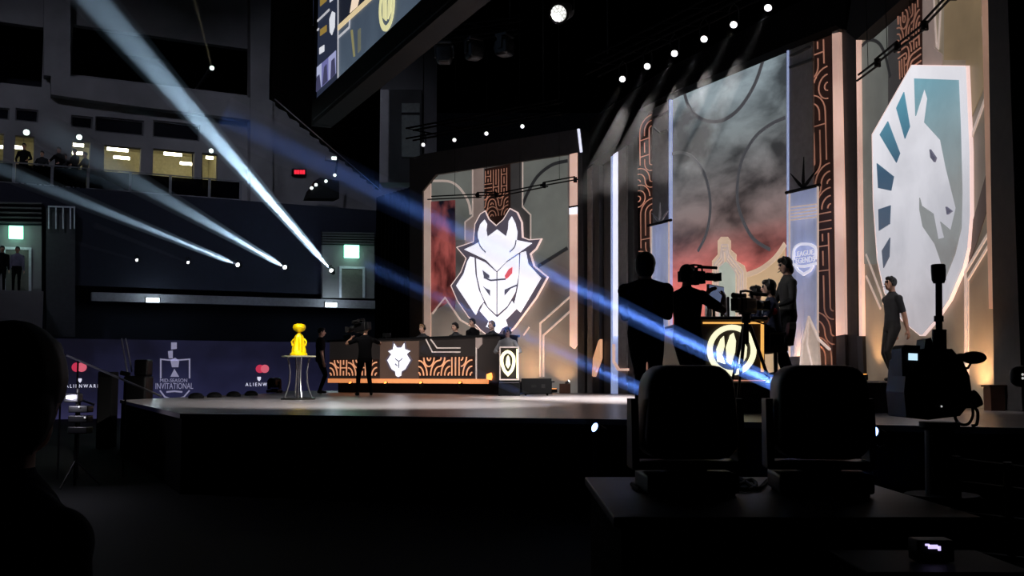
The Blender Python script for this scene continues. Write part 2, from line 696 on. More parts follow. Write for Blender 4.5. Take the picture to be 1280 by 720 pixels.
# lit rooms behind the openings
ROOM = mat('cream room wall', (190, 184, 150), 0.8)
ru0, ru1 = LIT[0][0] - 0.5, LIT[-1][1] + 0.6
rz0, rz1 = zb - 0.2, zb + 3.2
m = MB()
m.uzplate(ARENA, [(ru0, rz0), (ru1, rz0), (ru1, rz1), (ru0, rz1)], -5.0, 0.1)
tag(m.build('wall_room', ROOM), 'cream back wall of the lit lounge behind the windows', None, None, 'structure')
m = MB().uzplate(ARENA, [(ru0, rz1), (ru1, rz1), (ru1, rz1 + 0.1), (ru0, rz1 + 0.1)], -0.42, 4.6)
tag(m.build('ceiling_room', ROOM), 'cream ceiling of the lit lounge', None, None, 'structure')
m = MB().uzplate(ARENA, [(ru0, rz0 - 0.1), (ru1, rz0 - 0.1), (ru1, rz0), (ru0, rz0)], -0.42, 4.6)
tag(m.build('floor_room', mat('lounge carpet', (60, 55, 50), 0.9)), 'brown carpet of the lit lounge', None, None, 'structure')
for i, u in enumerate((ru0, ru1 - 0.1)):
    m = MB().uzplate(ARENA, [(u, rz0), (u + 0.1, rz0), (u + 0.1, rz1), (u, rz1)], -0.42, 4.6)
    tag(m.build('wall_room_side', ROOM), 'cream side wall of the lit lounge', None, None, 'structure')
TUBE = mat('warm fluorescent tube', (255, 250, 220), 0.4, em=(255, 246, 214), es=15.0)
tubes = [(147, 186, 1.6, 12), (152, 196.5, 3.0, 9), (216, 192, 1.6, 10), (234, 204, 3.4, 8), (98, 181, 1.4, 6), (97, 191, 2.8, 6), (24, 184, 2.0, 5), (-2, 183, 2.0, 5), (262, 197, 2.6, 4)]
TL = ['upper tube light seen through the wide lounge window by the second doorway', 'lower tube light seen through the wide lounge window by the second doorway', 'upper tube light seen through the wide lounge window by the gathered curtain', 'lower short tube light seen through the wide lounge window by the gathered curtain', 'upper tube light seen through the second doorway', 'lower tube light seen through the second doorway', 'tube light seen through the doorway farthest from the video cube', 'tube light seen through the half cut off lounge window', 'short tube light seen through the narrow doorway by the curtain']
for (px, py, dep, hw), tlab in zip(tubes, TL):
    a, b = ARENA.on(px - hw * 1.1, py - 0.2, -dep), ARENA.on(px + hw * 1.1, py + 1.2, -dep)
    b.z = a.z
    t = thing('ceiling_light', tlab, 'ceiling light', (a + b) / 2, 0, 'lounge tube lights')
    MB().cyl(a, b, 0.07, seg=8).build('tube', TUBE, t, world=True)
    for q in (a, b):
        MB().cyl(q + Vector((0, 0, 0.05)), (q.x, q.y, rz1 + 0.02), 0.015, seg=6).build('hanger', STEEL, t, world=True)
# curtains between the window bays
for px0, px1, y0, y1 in ((240, 253, 189, 232), (113, 130, 180, 226), (42, 58, 172, 226)):
    m = MB()
    n = 14
    top = [ARENA.on(px0 + (px1 - px0) * i / n, y0, -0.55 + 0.06 * math.sin(i * 2.2)) for i in range(n + 1)]
    bot = [ARENA.on(px0 + (px1 - px0) * i / n, y1, -0.55 + 0.06 * math.sin(i * 2.2)) for i in range(n + 1)]
    m.prism(top + [p - ARENA.n * 0.04 for p in reversed(top)], bot + [p - ARENA.n * 0.04 for p in reversed(bot)])
    tag(wown(m, 'curtain', DEEP), {240: 'dark gathered curtain between a wide lounge window and the narrow doorway', 113: 'dark curtain beside the lounge doorway under a lamp', 42: 'dark curtain by the lounge doorway farthest from the video cube'}[px0], 'curtain')

# balcony
deckz = zb - 0.05
DIMR = mat('dim grey rail', (96, 96, 102), 0.6)
bal = thing('balcony', 'dark balcony with pale rail posts below the lounge windows', 'balcony', ARENA.pt((uL + uR) / 2, deckz - 0.4, 1.4))
MB().uzplate(ARENA, [(uL, deckz - 0.35), (uR, deckz - 0.35), (uR, deckz), (uL, deckz)], 2.6, 2.55).build('deck', DARKW, bal, world=True)
zf = ARENA.uz(150, 365)[1]
MB().uzplate(ARENA, [(uL, zf), (uR, zf), (uR, deckz - 0.02), (uL, deckz - 0.02)], 2.72, 0.1).build('front_fascia', DARKW, bal, world=True)
railz = ARENA.uz(150, 214, 2.6)[1]
urail = ARENA.uz(305, 230, 2.6)[0]
MB().tube([ARENA.pt(uL, railz, 2.6), ARENA.pt(urail, railz, 2.6)], 0.03).build('handrail', DIMR, bal, world=True)
for px in (17, 65, 110, 163, 213, 262, 301):
    u = ARENA.uz(px, 225, 2.6)[0]
    MB().uzplate(ARENA, [(u - 0.05, deckz), (u + 0.05, deckz), (u + 0.05, railz), (u - 0.05, railz)], 2.63, 0.06).build('post', DIMR, bal, world=True)
GL = glass('smoked balcony glass', (92, 94, 104))
prev = uL
for px in (17, 65, 110, 163, 213, 262, 301):
    u = ARENA.uz(px, 225, 2.6)[0]
    MB().uzplate(ARENA, [(prev + 0.06, deckz + 0.04), (u - 0.06, deckz + 0.04), (u - 0.06, railz - 0.06), (prev + 0.06, railz - 0.06)], 2.61, 0.02).build('pane', GL, bal, world=True)
    prev = u

# lower arena wall, ledge and vestibules
VEST = [rect(ARENA, -20, 52, 285, 420, 0.3), rect(ARENA, 404, 466, 300, 372, 0.3)]
z_ledge = ARENA.uz(200, 377, 2.8)[1]
low = MB().uzplate(ARENA, [(uL, 0), (uR, 0), (uR, zf + 0.2), (uL, zf + 0.2)], 1.2, 0.3)
tag(low.build('wall_lower', DARKW), 'dark navy wall below the balcony', None, None, 'structure')
led = MB().plate(ARENA, [(115, 365), (470, 376), (470, 386), (115, 376)], 2.95, 0.5)
tag(led.build('trim_4', mat('pale grey ledge', (120, 118, 124), 0.8)), 'long pale ledge below the balcony carrying two lamps', None, None, 'structure')
for px, py, w in ((191, 375, 9), (414, 381, 8)):
    c = ARENA.on(px, py, 3.05)
    t = thing('wall_lamp', 'small bright cool lamp on the pale ledge nearer the %s' % ('stair tower' if px < 300 else 'stage drape'), 'wall lamp', c)
    MB().plate(ARENA, [(px - w, py - 4), (px + w, py - 3.6), (px + w, py + 4), (px - w, py + 3.6)], 3.03, 0.09).build('housing', CHARC, t, world=True)
    MB().plate(ARENA, [(px - w + 1, py - 2.8), (px + w - 1, py - 2.6), (px + w - 1, py + 2.8), (px - w + 1, py + 2.6)], 3.06, 0.03).build('lens', mat('cool lamp lens', (230, 250, 255), 0.3, em=(226, 246, 255), es=5), t, world=True)
    l = bpy.data.lights.new('lamp', 'POINT')
    l.energy, l.color, l.shadow_soft_size = 30, (0.7, 0.9, 1.0), 0.15
    lo = bpy.data.objects.new('lamp', l)
    COL.objects.link(lo)
    lo.parent = t
    lo.location = ARENA.n * 0.6

# corner vestibules: exit sign, doorway, slatted grille above
EXITG = mat('green exit sign light', (180, 255, 220), 0.4, em=(150, 255, 214), es=2.6)
EXITW = mat('white exit lettering', (255, 255, 255), 0.4, em=(235, 255, 245), es=3.2)


def vestibule(x0, x1, ytop, ybot, sx, sy, slat_y0, slat_y1, label, slabel, glabel):
    t = thing('vestibule', label, 'vestibule', ARENA.on((x0 + x1) / 2, ybot, 3.2))
    MB().plate(ARENA, [(x0, ybot), (x1, ybot + 1), (x1, ytop + 1), (x0, ytop)], 2.98, 0.2).build('wall_panel', CONC, t, world=True)
    dx0, dx1 = x0 + (x1 - x0) * 0.35, x0 + (x1 - x0) * 0.8
    MB().plate(ARENA, [(dx0, ybot), (dx1, ybot + 1), (dx1, sy + 22), (dx0, sy + 21)], 3.02, 0.05).build('door', mat('grey steel door', (96, 94, 88), 0.6), t, world=True)
    MB().ribbon(ARENA, [(dx0, ybot), (dx0, sy + 20), (dx1, sy + 21), (dx1, ybot)], 0.1, 3.06, 0.08).build('door_frame', PALE, t, world=True)
    g = thing('slatted_grille', glabel, 'grille', ARENA.on((x0 + x1) / 2, slat_y1, 3.2))
    MB().plate(ARENA, [(x0, slat_y1), (x1, slat_y1 + 1.5), (x1, slat_y0 + 1.5), (x0, slat_y0)], 2.98, 0.2).build('backing', DARKW, g, world=True)
    n = 5
    for i in range(n):
        y = slat_y0 + (slat_y1 - slat_y0) * (i + 0.5) / n
        MB().plate(ARENA, [(x0, y + 1), (x1, y + 2.2), (x1, y + 0.2), (x0, y - 1)], 3.1, 0.12).build('slat', CHARC, g, world=True)
    s = thing('exit_sign', slabel, 'exit sign', ARENA.on(sx, sy + 8, 3.1))
    MB().plate(ARENA, [(sx - 9, sy + 8), (sx + 9, sy + 8.6), (sx + 9, sy - 7.4), (sx - 9, sy - 8)], 3.12, 0.12).build('sign_box', EXITG, s, world=True)
    text_on(ARENA, 'EXIT', sx, sy, 3.13, 14, 8).build('lettering', EXITW, s, world=True)
    l = bpy.data.lights.new('lamp', 'POINT')
    l.energy, l.color, l.shadow_soft_size = 14, (0.55, 1.0, 0.8), 0.15
    lo = bpy.data.objects.new('lamp', l)
    COL.objects.link(lo)
    lo.parent = s
    lo.location = ARENA.n * 0.5


vestibule(-20, 52, 281, 412, 20, 290, 250, 280, 'grey exit vestibule in the corner with a steel door', 'green lit exit sign over the corner door by the stairs', 'dark slatted grille over the corner exit sign')
vestibule(403, 468, 306, 372, 440, 314, 289, 305, 'grey exit vestibule beside the black stage drape', 'green lit exit sign beside the black stage drape', 'dark slatted grille over the exit sign by the stage drape')
m = MB()
m.plate(ARENA, [(58, 420), (94, 421), (94, 262), (58, 260)], 3.0, 0.3)
tag(m.build('trim_5', mat('dim grey stair tower', (54, 53, 58), 0.85)), 'dim grey stair tower beside the corner exit', None, None, 'structure')
gate = thing('stair_gate', 'pale barred gate on the stair tower', 'gate', ARENA.on(78, 285, 3.1))
for px in (61, 70, 79, 88, 93):
    MB().cyl(ARENA.on(px, 286, 3.15), ARENA.on(px, 258, 3.15), 0.03, seg=6).build('bar', PALE, gate, world=True)
MB().cyl(ARENA.on(60, 258, 3.15), ARENA.on(94, 259, 3.15), 0.035, seg=6).build('top_rail', PALE, gate, world=True)

# small lamps and signs on the arena wall
for px, py, r, lab in ((33, 165.5, 4.2, 'round bright lamp over the lounge doorway farthest from the video cube'), (99, 171.5, 4.0, 'round bright lamp over the second lounge doorway'),
                       (264, 188.5, 3.4, 'round bright lamp over the narrow lounge doorway'), (265, 85, 3.4, 'round bright lamp in the upper suite opening')):
    o = -0.0 if py > 100 else 0.1
    c = ARENA.on(px, py, 0.62 if py < 100 else 0.14)
    t = thing('emergency_lamp', lab, 'lamp', c)
    rr = r * 38 / 1300
    MB().lathe(c, ARENA.n, [(-0.12 if py > 100 else -5.0, 0.05 if py < 100 else rr * 1.1), (0, rr * 1.15)], 14).build('housing', CHARC, t, world=True)
    MB().lathe(c, ARENA.n, [(0, rr), (0.04, rr * 0.8), (0.06, rr * 0.3)], 14).build('lens', mat('greenish lamp lens', (235, 255, 248), 0.3, em=(228, 255, 246), es=3), t, True, True)
RED = mat('red led', (255, 40, 50), 0.4, em=(240, 40, 60), es=1.6)
s = thing('led_sign', 'small red dot matrix sign on the arena wall', 'sign', ARENA.on(374, 218, 0.2))
MB().plate(ARENA, [(366, 219), (383, 219.5), (383, 211), (366, 210.5)], 0.2, 0.2).build('housing', BLACK, s, world=True)
for i in range(4):
    MB().plate(ARENA, [(368 + i * 3.5, 217.5), (370.6 + i * 3.5, 217.5), (370.6 + i * 3.5, 212.5), (368 + i * 3.5, 212.5)], 0.22, 0.03).build('led_digit', RED, s, world=True)
# technician's shelf with small lights
t = thing('control_desk', 'dark lighting desk on the balcony with small white lamps', 'control desk', ARENA.on(408, 246, 2.0))
MB().plate(ARENA, [(386, 247), (424, 248), (424, 226), (400, 222), (390, 236)], 2.3, 0.9).build('body', BLACK, t, world=True)
for px, py in ((389.5, 235), (395, 231), (407.5, 226.5), (418.5, 219)):
    MB().ball(ARENA.on(px, py, 2.36), 0.07, seg=8, rings=6).build('lamp', mat('small white lamp', (255, 255, 255), 0.3, em=(240, 255, 250), es=2.5, light=False), t, world=True)
MB().cyl(ARENA.on(419, 220, 2.2), ARENA.on(422, 200, 2.2), 0.05, seg=6).build('pole', BLACK, t, world=True)
c = ARENA.on(414, 197, 0.1)
t = thing('ceiling_lamp', 'rectangular pale lamp on the arena wall above the lighting desk', 'lamp', c)
MB().plate(ARENA, [(407, 200), (421, 200.5), (421, 195), (407, 194.5)], 0.14, 0.14).build('housing', GREYP, t, world=True)
MB().plate(ARENA, [(415, 199.4), (420.5, 199.6), (420.5, 196), (415, 195.8)], 0.18, 0.04).build('lens', mat('small white lamp'), t, world=True)

# lit column behind the stage, right of the masking drape
colp = thing('arena_column', 'grey lit column with a pale window panel above the stage drape', 'column', at(499, 470, 42).xy.to_3d())
MB().prism([at(474, 228, 42), at(527, 228, 42), at(527, 112, 42), at(474, 112, 42)], [p + Vector((0, 1.2, 0)) for p in (at(474, 228, 42), at(527, 228, 42), at(527, 112, 42), at(474, 112, 42))]).build('shaft', CONC, colp, world=True)
MB().prism([at(502, 196, 41.9), at(524.5, 196, 41.9), at(524.5, 129, 41.9), at(502, 129, 41.9)], [p + Vector((0, 0.12, 0)) for p in (at(502, 196, 41.9), at(524.5, 196, 41.9), at(524.5, 129, 41.9), at(502, 129, 41.9))]).build('window_panel', mat('pale window panel', (210, 215, 210), 0.6), colp, world=True)
MB().prism([at(502, 143, 41.85), at(524.5, 143, 41.85), at(524.5, 140.5, 41.85), at(502, 140.5, 41.85)], [p + Vector((0, 0.1, 0)) for p in (at(502, 143, 41.85), at(524.5, 143, 41.85), at(524.5, 140.5, 41.85), at(502, 140.5, 41.85))]).build('transom', CHARC, colp, world=True)
colp_base = MB().box((at(499, 470, 42.6).x, 42.7, 3.9), (1.6, 1.2, 7.8))
colp_base.build('base', DEEP, colp, world=True)

# black masking drape with a pale hem, hung right of the arena wall
A, B = at(340, 124, 27), at(473, 236, 40.5)
B.z = A.z
t = thing('masking_drape', 'black masking drape with a thin pale hem hung beside the video cube', 'drape', (A + B) / 2)
n = 40
ring = []
side = Vector((B.y - A.y, -(B.x - A.x), 0)).normalized()
for i in range(n + 1):
    ring.append(A.lerp(B, i / n) + side * 0.06 * math.sin(i * 1.9))
ring += [p - side * 0.08 for p in reversed(ring)]
MB().prism(ring, [p + Vector((0, 0, 9)) for p in ring]).build('cloth', DEEP, t, world=True)
MB().tube([A + side * 0.08, B + side * 0.08], 0.016).build('hem', mat('pale drape hem', (150, 150, 165), 0.6), t, world=True)
# black stage drape left of the wolf portal
a, b = at(468, 470, 36), at(516, 470, 33.8)
t = MB()
ring = []
for i in range(31):
    p = a.lerp(b, i / 30)
    ring.append(Vector((p.x, p.y + 0.08 * math.sin(i * 2.1), 0.0)))
ring += [p + Vector((0, 0.1, 0)) for p in reversed(ring)]
t.prism(ring, [p + Vector((0, 0, 7.7)) for p in ring])
tag(wown(t, 'stage_drape', DEEP), 'black stage drape between the arena wall and the wolf portal', 'drape')
# lower barrier wall between stage and arena (banner wall)
BAN = Plane(tuple(at(60, 470, 35.5).xy), (at(420, 470, 40) - at(60, 470, 35.5)).xy, (0.4, -2))
BAN.n = Vector((-BAN.u.y, BAN.u.x, 0)) * -1
if (Vector((0, 0, 0)) - BAN.p).dot(BAN.n) < 0:
    BAN.n = -BAN.n
bz1 = BAN.uz(200, 425)[1]
SCREENB = screen('violet banner screen', [(0, (70, 68, 112)), (0.25, (40, 40, 70)), (0.6, (26, 26, 46)), (1, (20, 20, 34))], 2, 0.0, bz1,
                 clouds=((14, 14, 28), (58, 60, 104)), scale=0.3, mix=0.35, strength=0.62)
wb = thing('led_banner_wall', 'long low violet banner wall with sponsor names and a shield crest', 'banner wall', BAN.pt(8, 0))
ub0, ub1 = BAN.uz(-40, 470)[0], BAN.uz(470, 470)[0]
MB().uzplate(BAN, [(ub0, 0), (ub1, 0), (ub1, bz1), (ub0, bz1)], 0, 0.25).build('screen', SCREENB, wb, world=True)
DIMW = mat('dim white print light', (200, 200, 215), 0.5, em=(140, 138, 166), es=0.8, light=False)
BRW = mat('white print light', (230, 230, 240), 0.5, em=(225, 225, 245), es=1.0, light=False)
PRED = mat('red print light', (220, 60, 80), 0.5, em=(196, 52, 82), es=0.9, light=False)
PRED2 = mat('salmon print light', (230, 110, 120), 0.5, em=(214, 96, 116), es=0.9, light=False)
for px, py, s in ((99, 459, 1.0), (328, 461, 0.95)):
    for k, (dx, mm) in enumerate(((-3.2, PRED), (3.2, PRED2))):
        c = BAN.on(px + dx * s, py, 0.02 + 0.01 * k)
        MB().lathe(c, BAN.n, [(-0.02, 0.16 * s), (0.02, 0.16 * s)], 18).build('sponsor_disc', mm, wb, world=True)
for px, py, w in ((103, 482.5, 42), (327, 480.5, 40)):
    text_on(BAN, 'A L I E N W A R E', px, py, 0.03, w, 4.2).build('sponsor_lettering', BRW, wb, world=True)
    c = (px - 3, py - 7)
    MB().plate(BAN, [(c[0] - 2.2, c[1] - 2.4), (c[0] + 2.2, c[1] - 2.4), (c[0] + 1.9, c[1] + 0.8), (c[0], c[1] + 3), (c[0] - 1.9, c[1] + 0.8)], 0.03, 0.03).build('sponsor_head_mark', BRW, wb, world=True)
text_on(BAN, 'MID-SEASON', 217, 475.5, 0.03, 34, 4.4).build('crest_lettering', DIMW, wb, world=True)
text_on(BAN, 'INVITATIONAL', 218, 482.5, 0.03, 47, 7.4).build('crest_lettering', DIMW, wb, world=True)
cr = MB()
cr.ribbon(BAN, [(201, 473), (201, 449), (210, 450), (225, 450), (237, 449), (237, 473)], 0.05, 0.02, 0.02)
cr.ribbon(BAN, [(200, 488), (206, 496), (218, 500), (230, 496), (237, 488)], 0.05, 0.02, 0.02)
cr.ribbon(BAN, [(208, 490), (218, 489), (228, 490)], 0.06, 0.02, 0.02)
cr.build('crest_outline', DIMW, wb, world=True)
for pts in ([(214, 428), (221, 428), (221, 436), (214, 437)], [(210, 439), (216, 438), (216, 448), (211, 448)], [(213, 450), (219, 447), (224, 451), (223, 459), (215, 459)], [(213, 471), (218, 461), (224, 471)]):
    MB().plate(BAN, pts, 0.02, 0.02).build('crest_figure', DIMW, wb, world=True)

# ================================================================== STAGE
g = lambda x, y: ground(x, y, ST)
outline = [g(150, 500), g(225, 517), g(740, 523.5), g(1330, 536), Vector((8.6, 9.0, ST)), Vector((8.6, 33.5, ST)), Vector((-7.2, 33.5, ST)), g(340, 491.5)]
stage = thing('stage', 'wide glossy grey stage deck with black sides', 'stage', (0, 20, 0))
DECKM = mat('glossy grey stage deck', (150, 144, 146), 0.3, noise=0.15, nscale=0.5)
MB().prism(outline, [p - Vector((0, 0, 0.06)) for p in outline]).build('deck', DECKM, stage, world=True)
c = sum(outline, Vector()) / len(outline)
inner = [p.lerp(c, 0.004) for p in outline]
MB().prism([p - Vector((0, 0, 0.06)) for p in inner], [Vector((p.x, p.y, 0)) for p in inner]).build('skirt', DEEP, stage, world=True)
# riser for the right team
R1 = [(2.35, 13.3), (5.05, 13.3), (6.55, 15.2), (6.5, 19.9), (4.9, 22.2), (3.0, 22.0)]
RZ = ST + 0.385
rs = thing('riser', 'low dark carpeted riser under the emblem desk', 'riser', (4.2, 17, ST))
MB().prism([Vector((x, y, RZ)) for x, y in R1], [Vector((x, y, RZ - 0.05)) for x, y in R1]).build('top', mat('riser carpet', (58, 54, 54), 0.8), rs, world=True)
MB().prism([Vector((4.3 + (x - 4.3) * 0.99, 17 + (y - 17) * 0.99, RZ - 0.05)) for x, y in R1], [Vector((4.3 + (x - 4.3) * 0.99, 17 + (y - 17) * 0.99, ST)) for x, y in R1]).build('fascia', mat('dark brown riser board', (58, 48, 46), 0.6), rs, world=True)


def UZ(pl, pts):
    return [pl.uz(x, y) for x, y in pts]


# ------------------------------------------------------------------ wolf-logo portal (left team)
def down(pl, x):
    """row where the stage deck meets the wall at that column."""
    u = pl.uz(x, 470)[0]
    w = pl.pt(u, ST)
    d = w - EYE
    return 360 - FPX * d.dot(UP) / d.dot(FW)


wp = thing('wolf_portal', 'angled stage portal with a charcoal frame and horned wolf logo screen', 'portal', WOLF.pt(-2.5, ST))
fr = MB()
fr.plate(WOLF, [(512, down(WOLF, 512)), (512, 198), (526, 194), (528, 238), (528, down(WOLF, 528))], 0.12, 0.7)
fr.build('left_post', CHARC, wp, world=True)
MB().plate(WOLF, [(722, down(WOLF, 722)), (722, 190), (724, 162), (728, 205), (731, down(WOLF, 731))], 0.12, 0.7).build('right_post', CHARC, wp, world=True)
MB().plate(WOLF, [(526, 193), (724, 161), (722, 190), (710, 193), (545, 218), (528, 239)], 0.12, 0.7).build('top_fascia', CHARC, wp, world=True)
MB().ribbon(WOLF, [(722.5, 161), (726, 190)], 0.06, 0.16, 0.05).build('edge_light', COOL, wp, world=True)
SCW = screen('wolf portal screen', [(0, (64, 58, 56)), (0.3, (58, 54, 54)), (0.7, (72, 68, 68)), (1, (82, 82, 82))], 2, 1.0, 7.5,
             clouds=((38, 35, 36), (104, 104, 100)), scale=0.5, mix=0.55, strength=0.9)
MATS['wolf portal screen'].node_tree.nodes['Principled BSDF'].inputs['Base Color'].default_value = (0.25, 0.24, 0.23, 1)
scr = MB().plate(WOLF, [(527, down(WOLF, 527)), (527, 238), (544, 217), (722, 189), (722, down(WOLF, 722))], 0.0, 0.2).build('screen', SCW, wp, world=True)
WP1 = mat('pale panel picture', (140, 125, 120), 0.5, em=(128, 112, 106), es=0.8, noise=0.2, nscale=0.7, light=False)
WP2 = mat('green grey panel picture', (100, 105, 100), 0.5, em=(96, 98, 94), es=0.8, noise=0.3, nscale=0.5, light=False)
WP3 = mat('dark grey panel picture', (60, 60, 60), 0.5, em=(54, 52, 52), es=0.8, noise=0.2, nscale=0.8, light=False)
MB().plate(WOLF, [(540, 300), (540, 222), (588, 213), (588, 300)], 0.015, 0.015).build('picture_panel', WP2, scr, world=True)
MB().plate(WOLF, [(581, 330), (581, 278), (590, 269), (590, 212), (604, 210), (604, 330)], 0.02, 0.02).build('picture_panel', WP1, scr, world=True)
MB().plate(WOLF, [(638, 300), (638, 204), (652, 202), (652, 258), (662, 268), (662, 300)], 0.02, 0.02).build('picture_panel', WP3, scr, world=True)
MB().plate(WOLF, [(664, 300), (664, 268), (654, 258), (654, 201), (709, 193), (709, 310), (672, 335)], 0.015, 0.015).build('picture_panel', WP2, scr, world=True)
ART = screen('red and black artwork', [(0, (70, 30, 30)), (0.5, (120, 50, 46)), (1, (20, 24, 40))], 2, 3.2, 6.6, clouds=((12, 10, 16), (190, 96, 90)), scale=1.3, mix=0.7, strength=0.8, stretch=(1.6, 1.6, 0.8))
MB().plate(WOLF, [(537, 392), (537, 252), (569, 250), (569, 380), (567, 391), (560, 378)], 0.02, 0.02).build('artwork_strip', ART, scr, world=True)
LN = mat('pale line light', (200, 185, 180), 0.5, em=(176, 160, 152), es=0.8, light=False)
LND = mat('dark line print', (40, 42, 44), 0.5, em=(44, 44, 46), es=0.6, light=False)
MB().ribbon(WOLF, [(590.5, 211), (590.5, 270), (581, 277.5), (581, 300)], 0.04, 0.035, 0.03).build('pale_line', LN, scr, world=True)
MB().ribbon(WOLF, [(653, 201), (653, 258.5), (663, 268.5), (663, 300)], 0.04, 0.035, 0.03).build('pale_line', LN, scr, world=True)
MB().ribbon(WOLF, [(675, 471), (675, 404), (712, 371)], 0.05, 0.035, 0.03).build('pale_line', LN, scr, world=True)
MB().ribbon(WOLF, [(679, 471), (679, 419), (712, 389)], 0.05, 0.035, 0.03).build('pale_line', LN, scr, world=True)
MB().ribbon(WOLF, [(654, 419), (661, 409)], 0.04, 0.035, 0.03).build('pale_line', LN, scr, world=True)
MB().ribbon(WOLF, [(540, 392), (556, 372), (575, 400), (600, 414)], 0.05, 0.035, 0.03).build('pale_line', LN, scr, world=True)
MB().ribbon(WOLF, bez([(541, 226), (562, 227), (575, 236), (585, 252), (588, 268)]), 0.07, 0.035, 0.03).build('pale_line', LN, scr, world=True)
MB().ribbon(WOLF, bez([(709, 201), (690, 206), (672, 220), (660, 240), (653, 256)]), 0.1, 0.03, 0.03).build('dark_line', LND, scr, world=True)
MB().ribbon(WOLF, [(672, 333), (709, 310)], 0.1, 0.03, 0.03).build('dark_line', LND, scr, world=True)
# pattern board above the logo
MB().plate(WOLF, [(605.5, 262), (605.5, 211), (637.5, 205), (637.5, 260), (632, 272), (621, 282), (612, 274)], 0.05, 0.04).build('pattern_board', BRONZE, wp, world=True)
u0, z0 = WOLF.uz(606.5, 272)
u1, z1 = WOLF.uz(636.5, 210)
tag(maze(MB(), WOLF, u0, u1, z0, z1, 0.36, 0.022, 0.065, 3, 3).build('pattern_lines', BRLINE, wp, world=True), kind='stuff')
# lit columns at both edges
MB().plate(WOLF, [(528, 470), (528, 240), (538, 228), (538, 470)], 0.05, 0.06).build('lit_column', mat('dim pink lit column', (200, 175, 165), 0.5, em=(150, 130, 120), es=0.9, noise=0.2, nscale=0.8), wp, world=True)
MB().plate(WOLF, [(712, 432), (712, 192.5), (721, 191), (721, 430), (717, 436)], 0.08, 0.08).build('lit_column', PINK, wp, world=True)
MB().plate(WOLF, [(711.5, 268), (711.5, 258), (721.5, 257), (721.5, 267)], 0.1, 0.06).build('column_band', WHITEL, wp, world=True)
MB().plate(WOLF, [(711, 260), (711, 258), (723, 256), (723, 258)], 0.12, 0.06).build('column_clamp', BLACK, wp, world=True)


# wolf shield
def Z(pts):
    return [(560 + x / 4, 250 + y / 4) for x, y in pts]


OUT = Z([(160, 68), (186, 52), (205, 95), (240, 126), (275, 95), (308, 40), (345, 60), (368, 110), (372, 185), (405, 197), (467, 192), (440, 245), (412, 270),
         (430, 330), (498, 385), (440, 490), (330, 640), (245, 715), (165, 655), (100, 585), (45, 505), (12, 428), (62, 360), (88, 292), (40, 236), (125, 207), (132, 120)])
SHD = mat('dark plum shield ground', (70, 62, 72), 0.5, em=(80, 74, 86), es=0.9, light=False)
SHB = mat('rosy shield rim light', (235, 210, 205), 0.5, em=(228, 200, 196), es=1.0, light=False)
MARK = mat('dark grey logo line', (70, 70, 84), 0.5, em=(86, 86, 104), es=0.9, light=False)
sh = MB().plate(WOLF, OUT, 0.09, 0.07).build('shield', SHB, wp, world=True)
MB().plate(WOLF, inset(OUT, 1.1), 0.1, 0.03).build('shield_ground', SHD, sh, world=True)
HAT = [(182, 98), (160, 122), (148, 165), (152, 212), (128, 225), (80, 247), (125, 268), (190, 300), (243, 355), (295, 302), (360, 258), (420, 215), (342, 200), (346, 160), (335, 115), (318, 82), (303, 105), (300, 145), (290, 182), (245, 147), (196, 184), (190, 150), (194, 120)]
CHKL = [(110, 282), (130, 288), (135, 370), (152, 450), (178, 508), (158, 530), (138, 575), (40, 428), (78, 368), (95, 310)]
CHKR = [(362, 264), (388, 256), (400, 320), (464, 390), (362, 562), (328, 528), (338, 490), (350, 430), (358, 350)]
FACL = [(140, 292), (185, 312), (240, 360), (240, 572), (200, 535), (165, 465), (145, 380)]
FACR = [(247, 360), (290, 314), (353, 272), (352, 370), (335, 460), (295, 530), (247, 572)]
CHIN = [(178, 516), (158, 555), (203, 605), (190, 634), (215, 645), (240, 690), (270, 640), (297, 628), (287, 600), (340, 545), (320, 505), (297, 540), (245, 588), (200, 545)]
for nm, pts in (('logo_horned_hat', HAT), ('logo_cheek', CHKL), ('logo_cheek', CHKR), ('logo_face', FACL), ('logo_face', FACR), ('logo_chin', CHIN)):
    MB().plate(WOLF, Z(pts), 0.12, 0.03).build(nm, WHITEL, sh, world=True)
MB().plate(WOLF, Z([(172, 350), (206, 376), (206, 391), (180, 388)]), 0.13, 0.02).build('logo_mark', MARK, sh, world=True)
MB().plate(WOLF, Z([(190, 442), (210, 450), (210, 482), (174, 430)]), 0.13, 0.02).build('logo_mark', MARK, sh, world=True)
MB().plate(WOLF, Z([(282, 450), (312, 444), (282, 478)]), 0.13, 0.02).build('logo_mark', MARK, sh, world=True)
MB().ribbon(WOLF, Z([(178, 386), (212, 402), (288, 395)]), 0.05, 0.13, 0.02).build('logo_mark', MARK, sh, world=True)
MB().ribbon(WOLF, Z([(348, 424), (284, 452)]), 0.05, 0.13, 0.02).build('logo_mark', MARK, sh, world=True)
MB().ribbon(WOLF, Z(bez([(150, 195), (160, 230), (188, 262)], 4)), 0.035, 0.13, 0.02).build('logo_mark', MARK, sh, world=True)
MB().ribbon(WOLF, Z(bez([(340, 200), (332, 235), (308, 260)], 4)), 0.035, 0.13, 0.02).build('logo_mark', MARK, sh, world=True)
MB().plate(WOLF, Z([(322, 334), (303, 346), (283, 378), (288, 396), (300, 388), (320, 366)]), 0.135, 0.02).build('logo_red_eye', mat('red logo light', (220, 90, 100), 0.5, em=(216, 92, 104), es=1.0, light=False), sh, world=True)


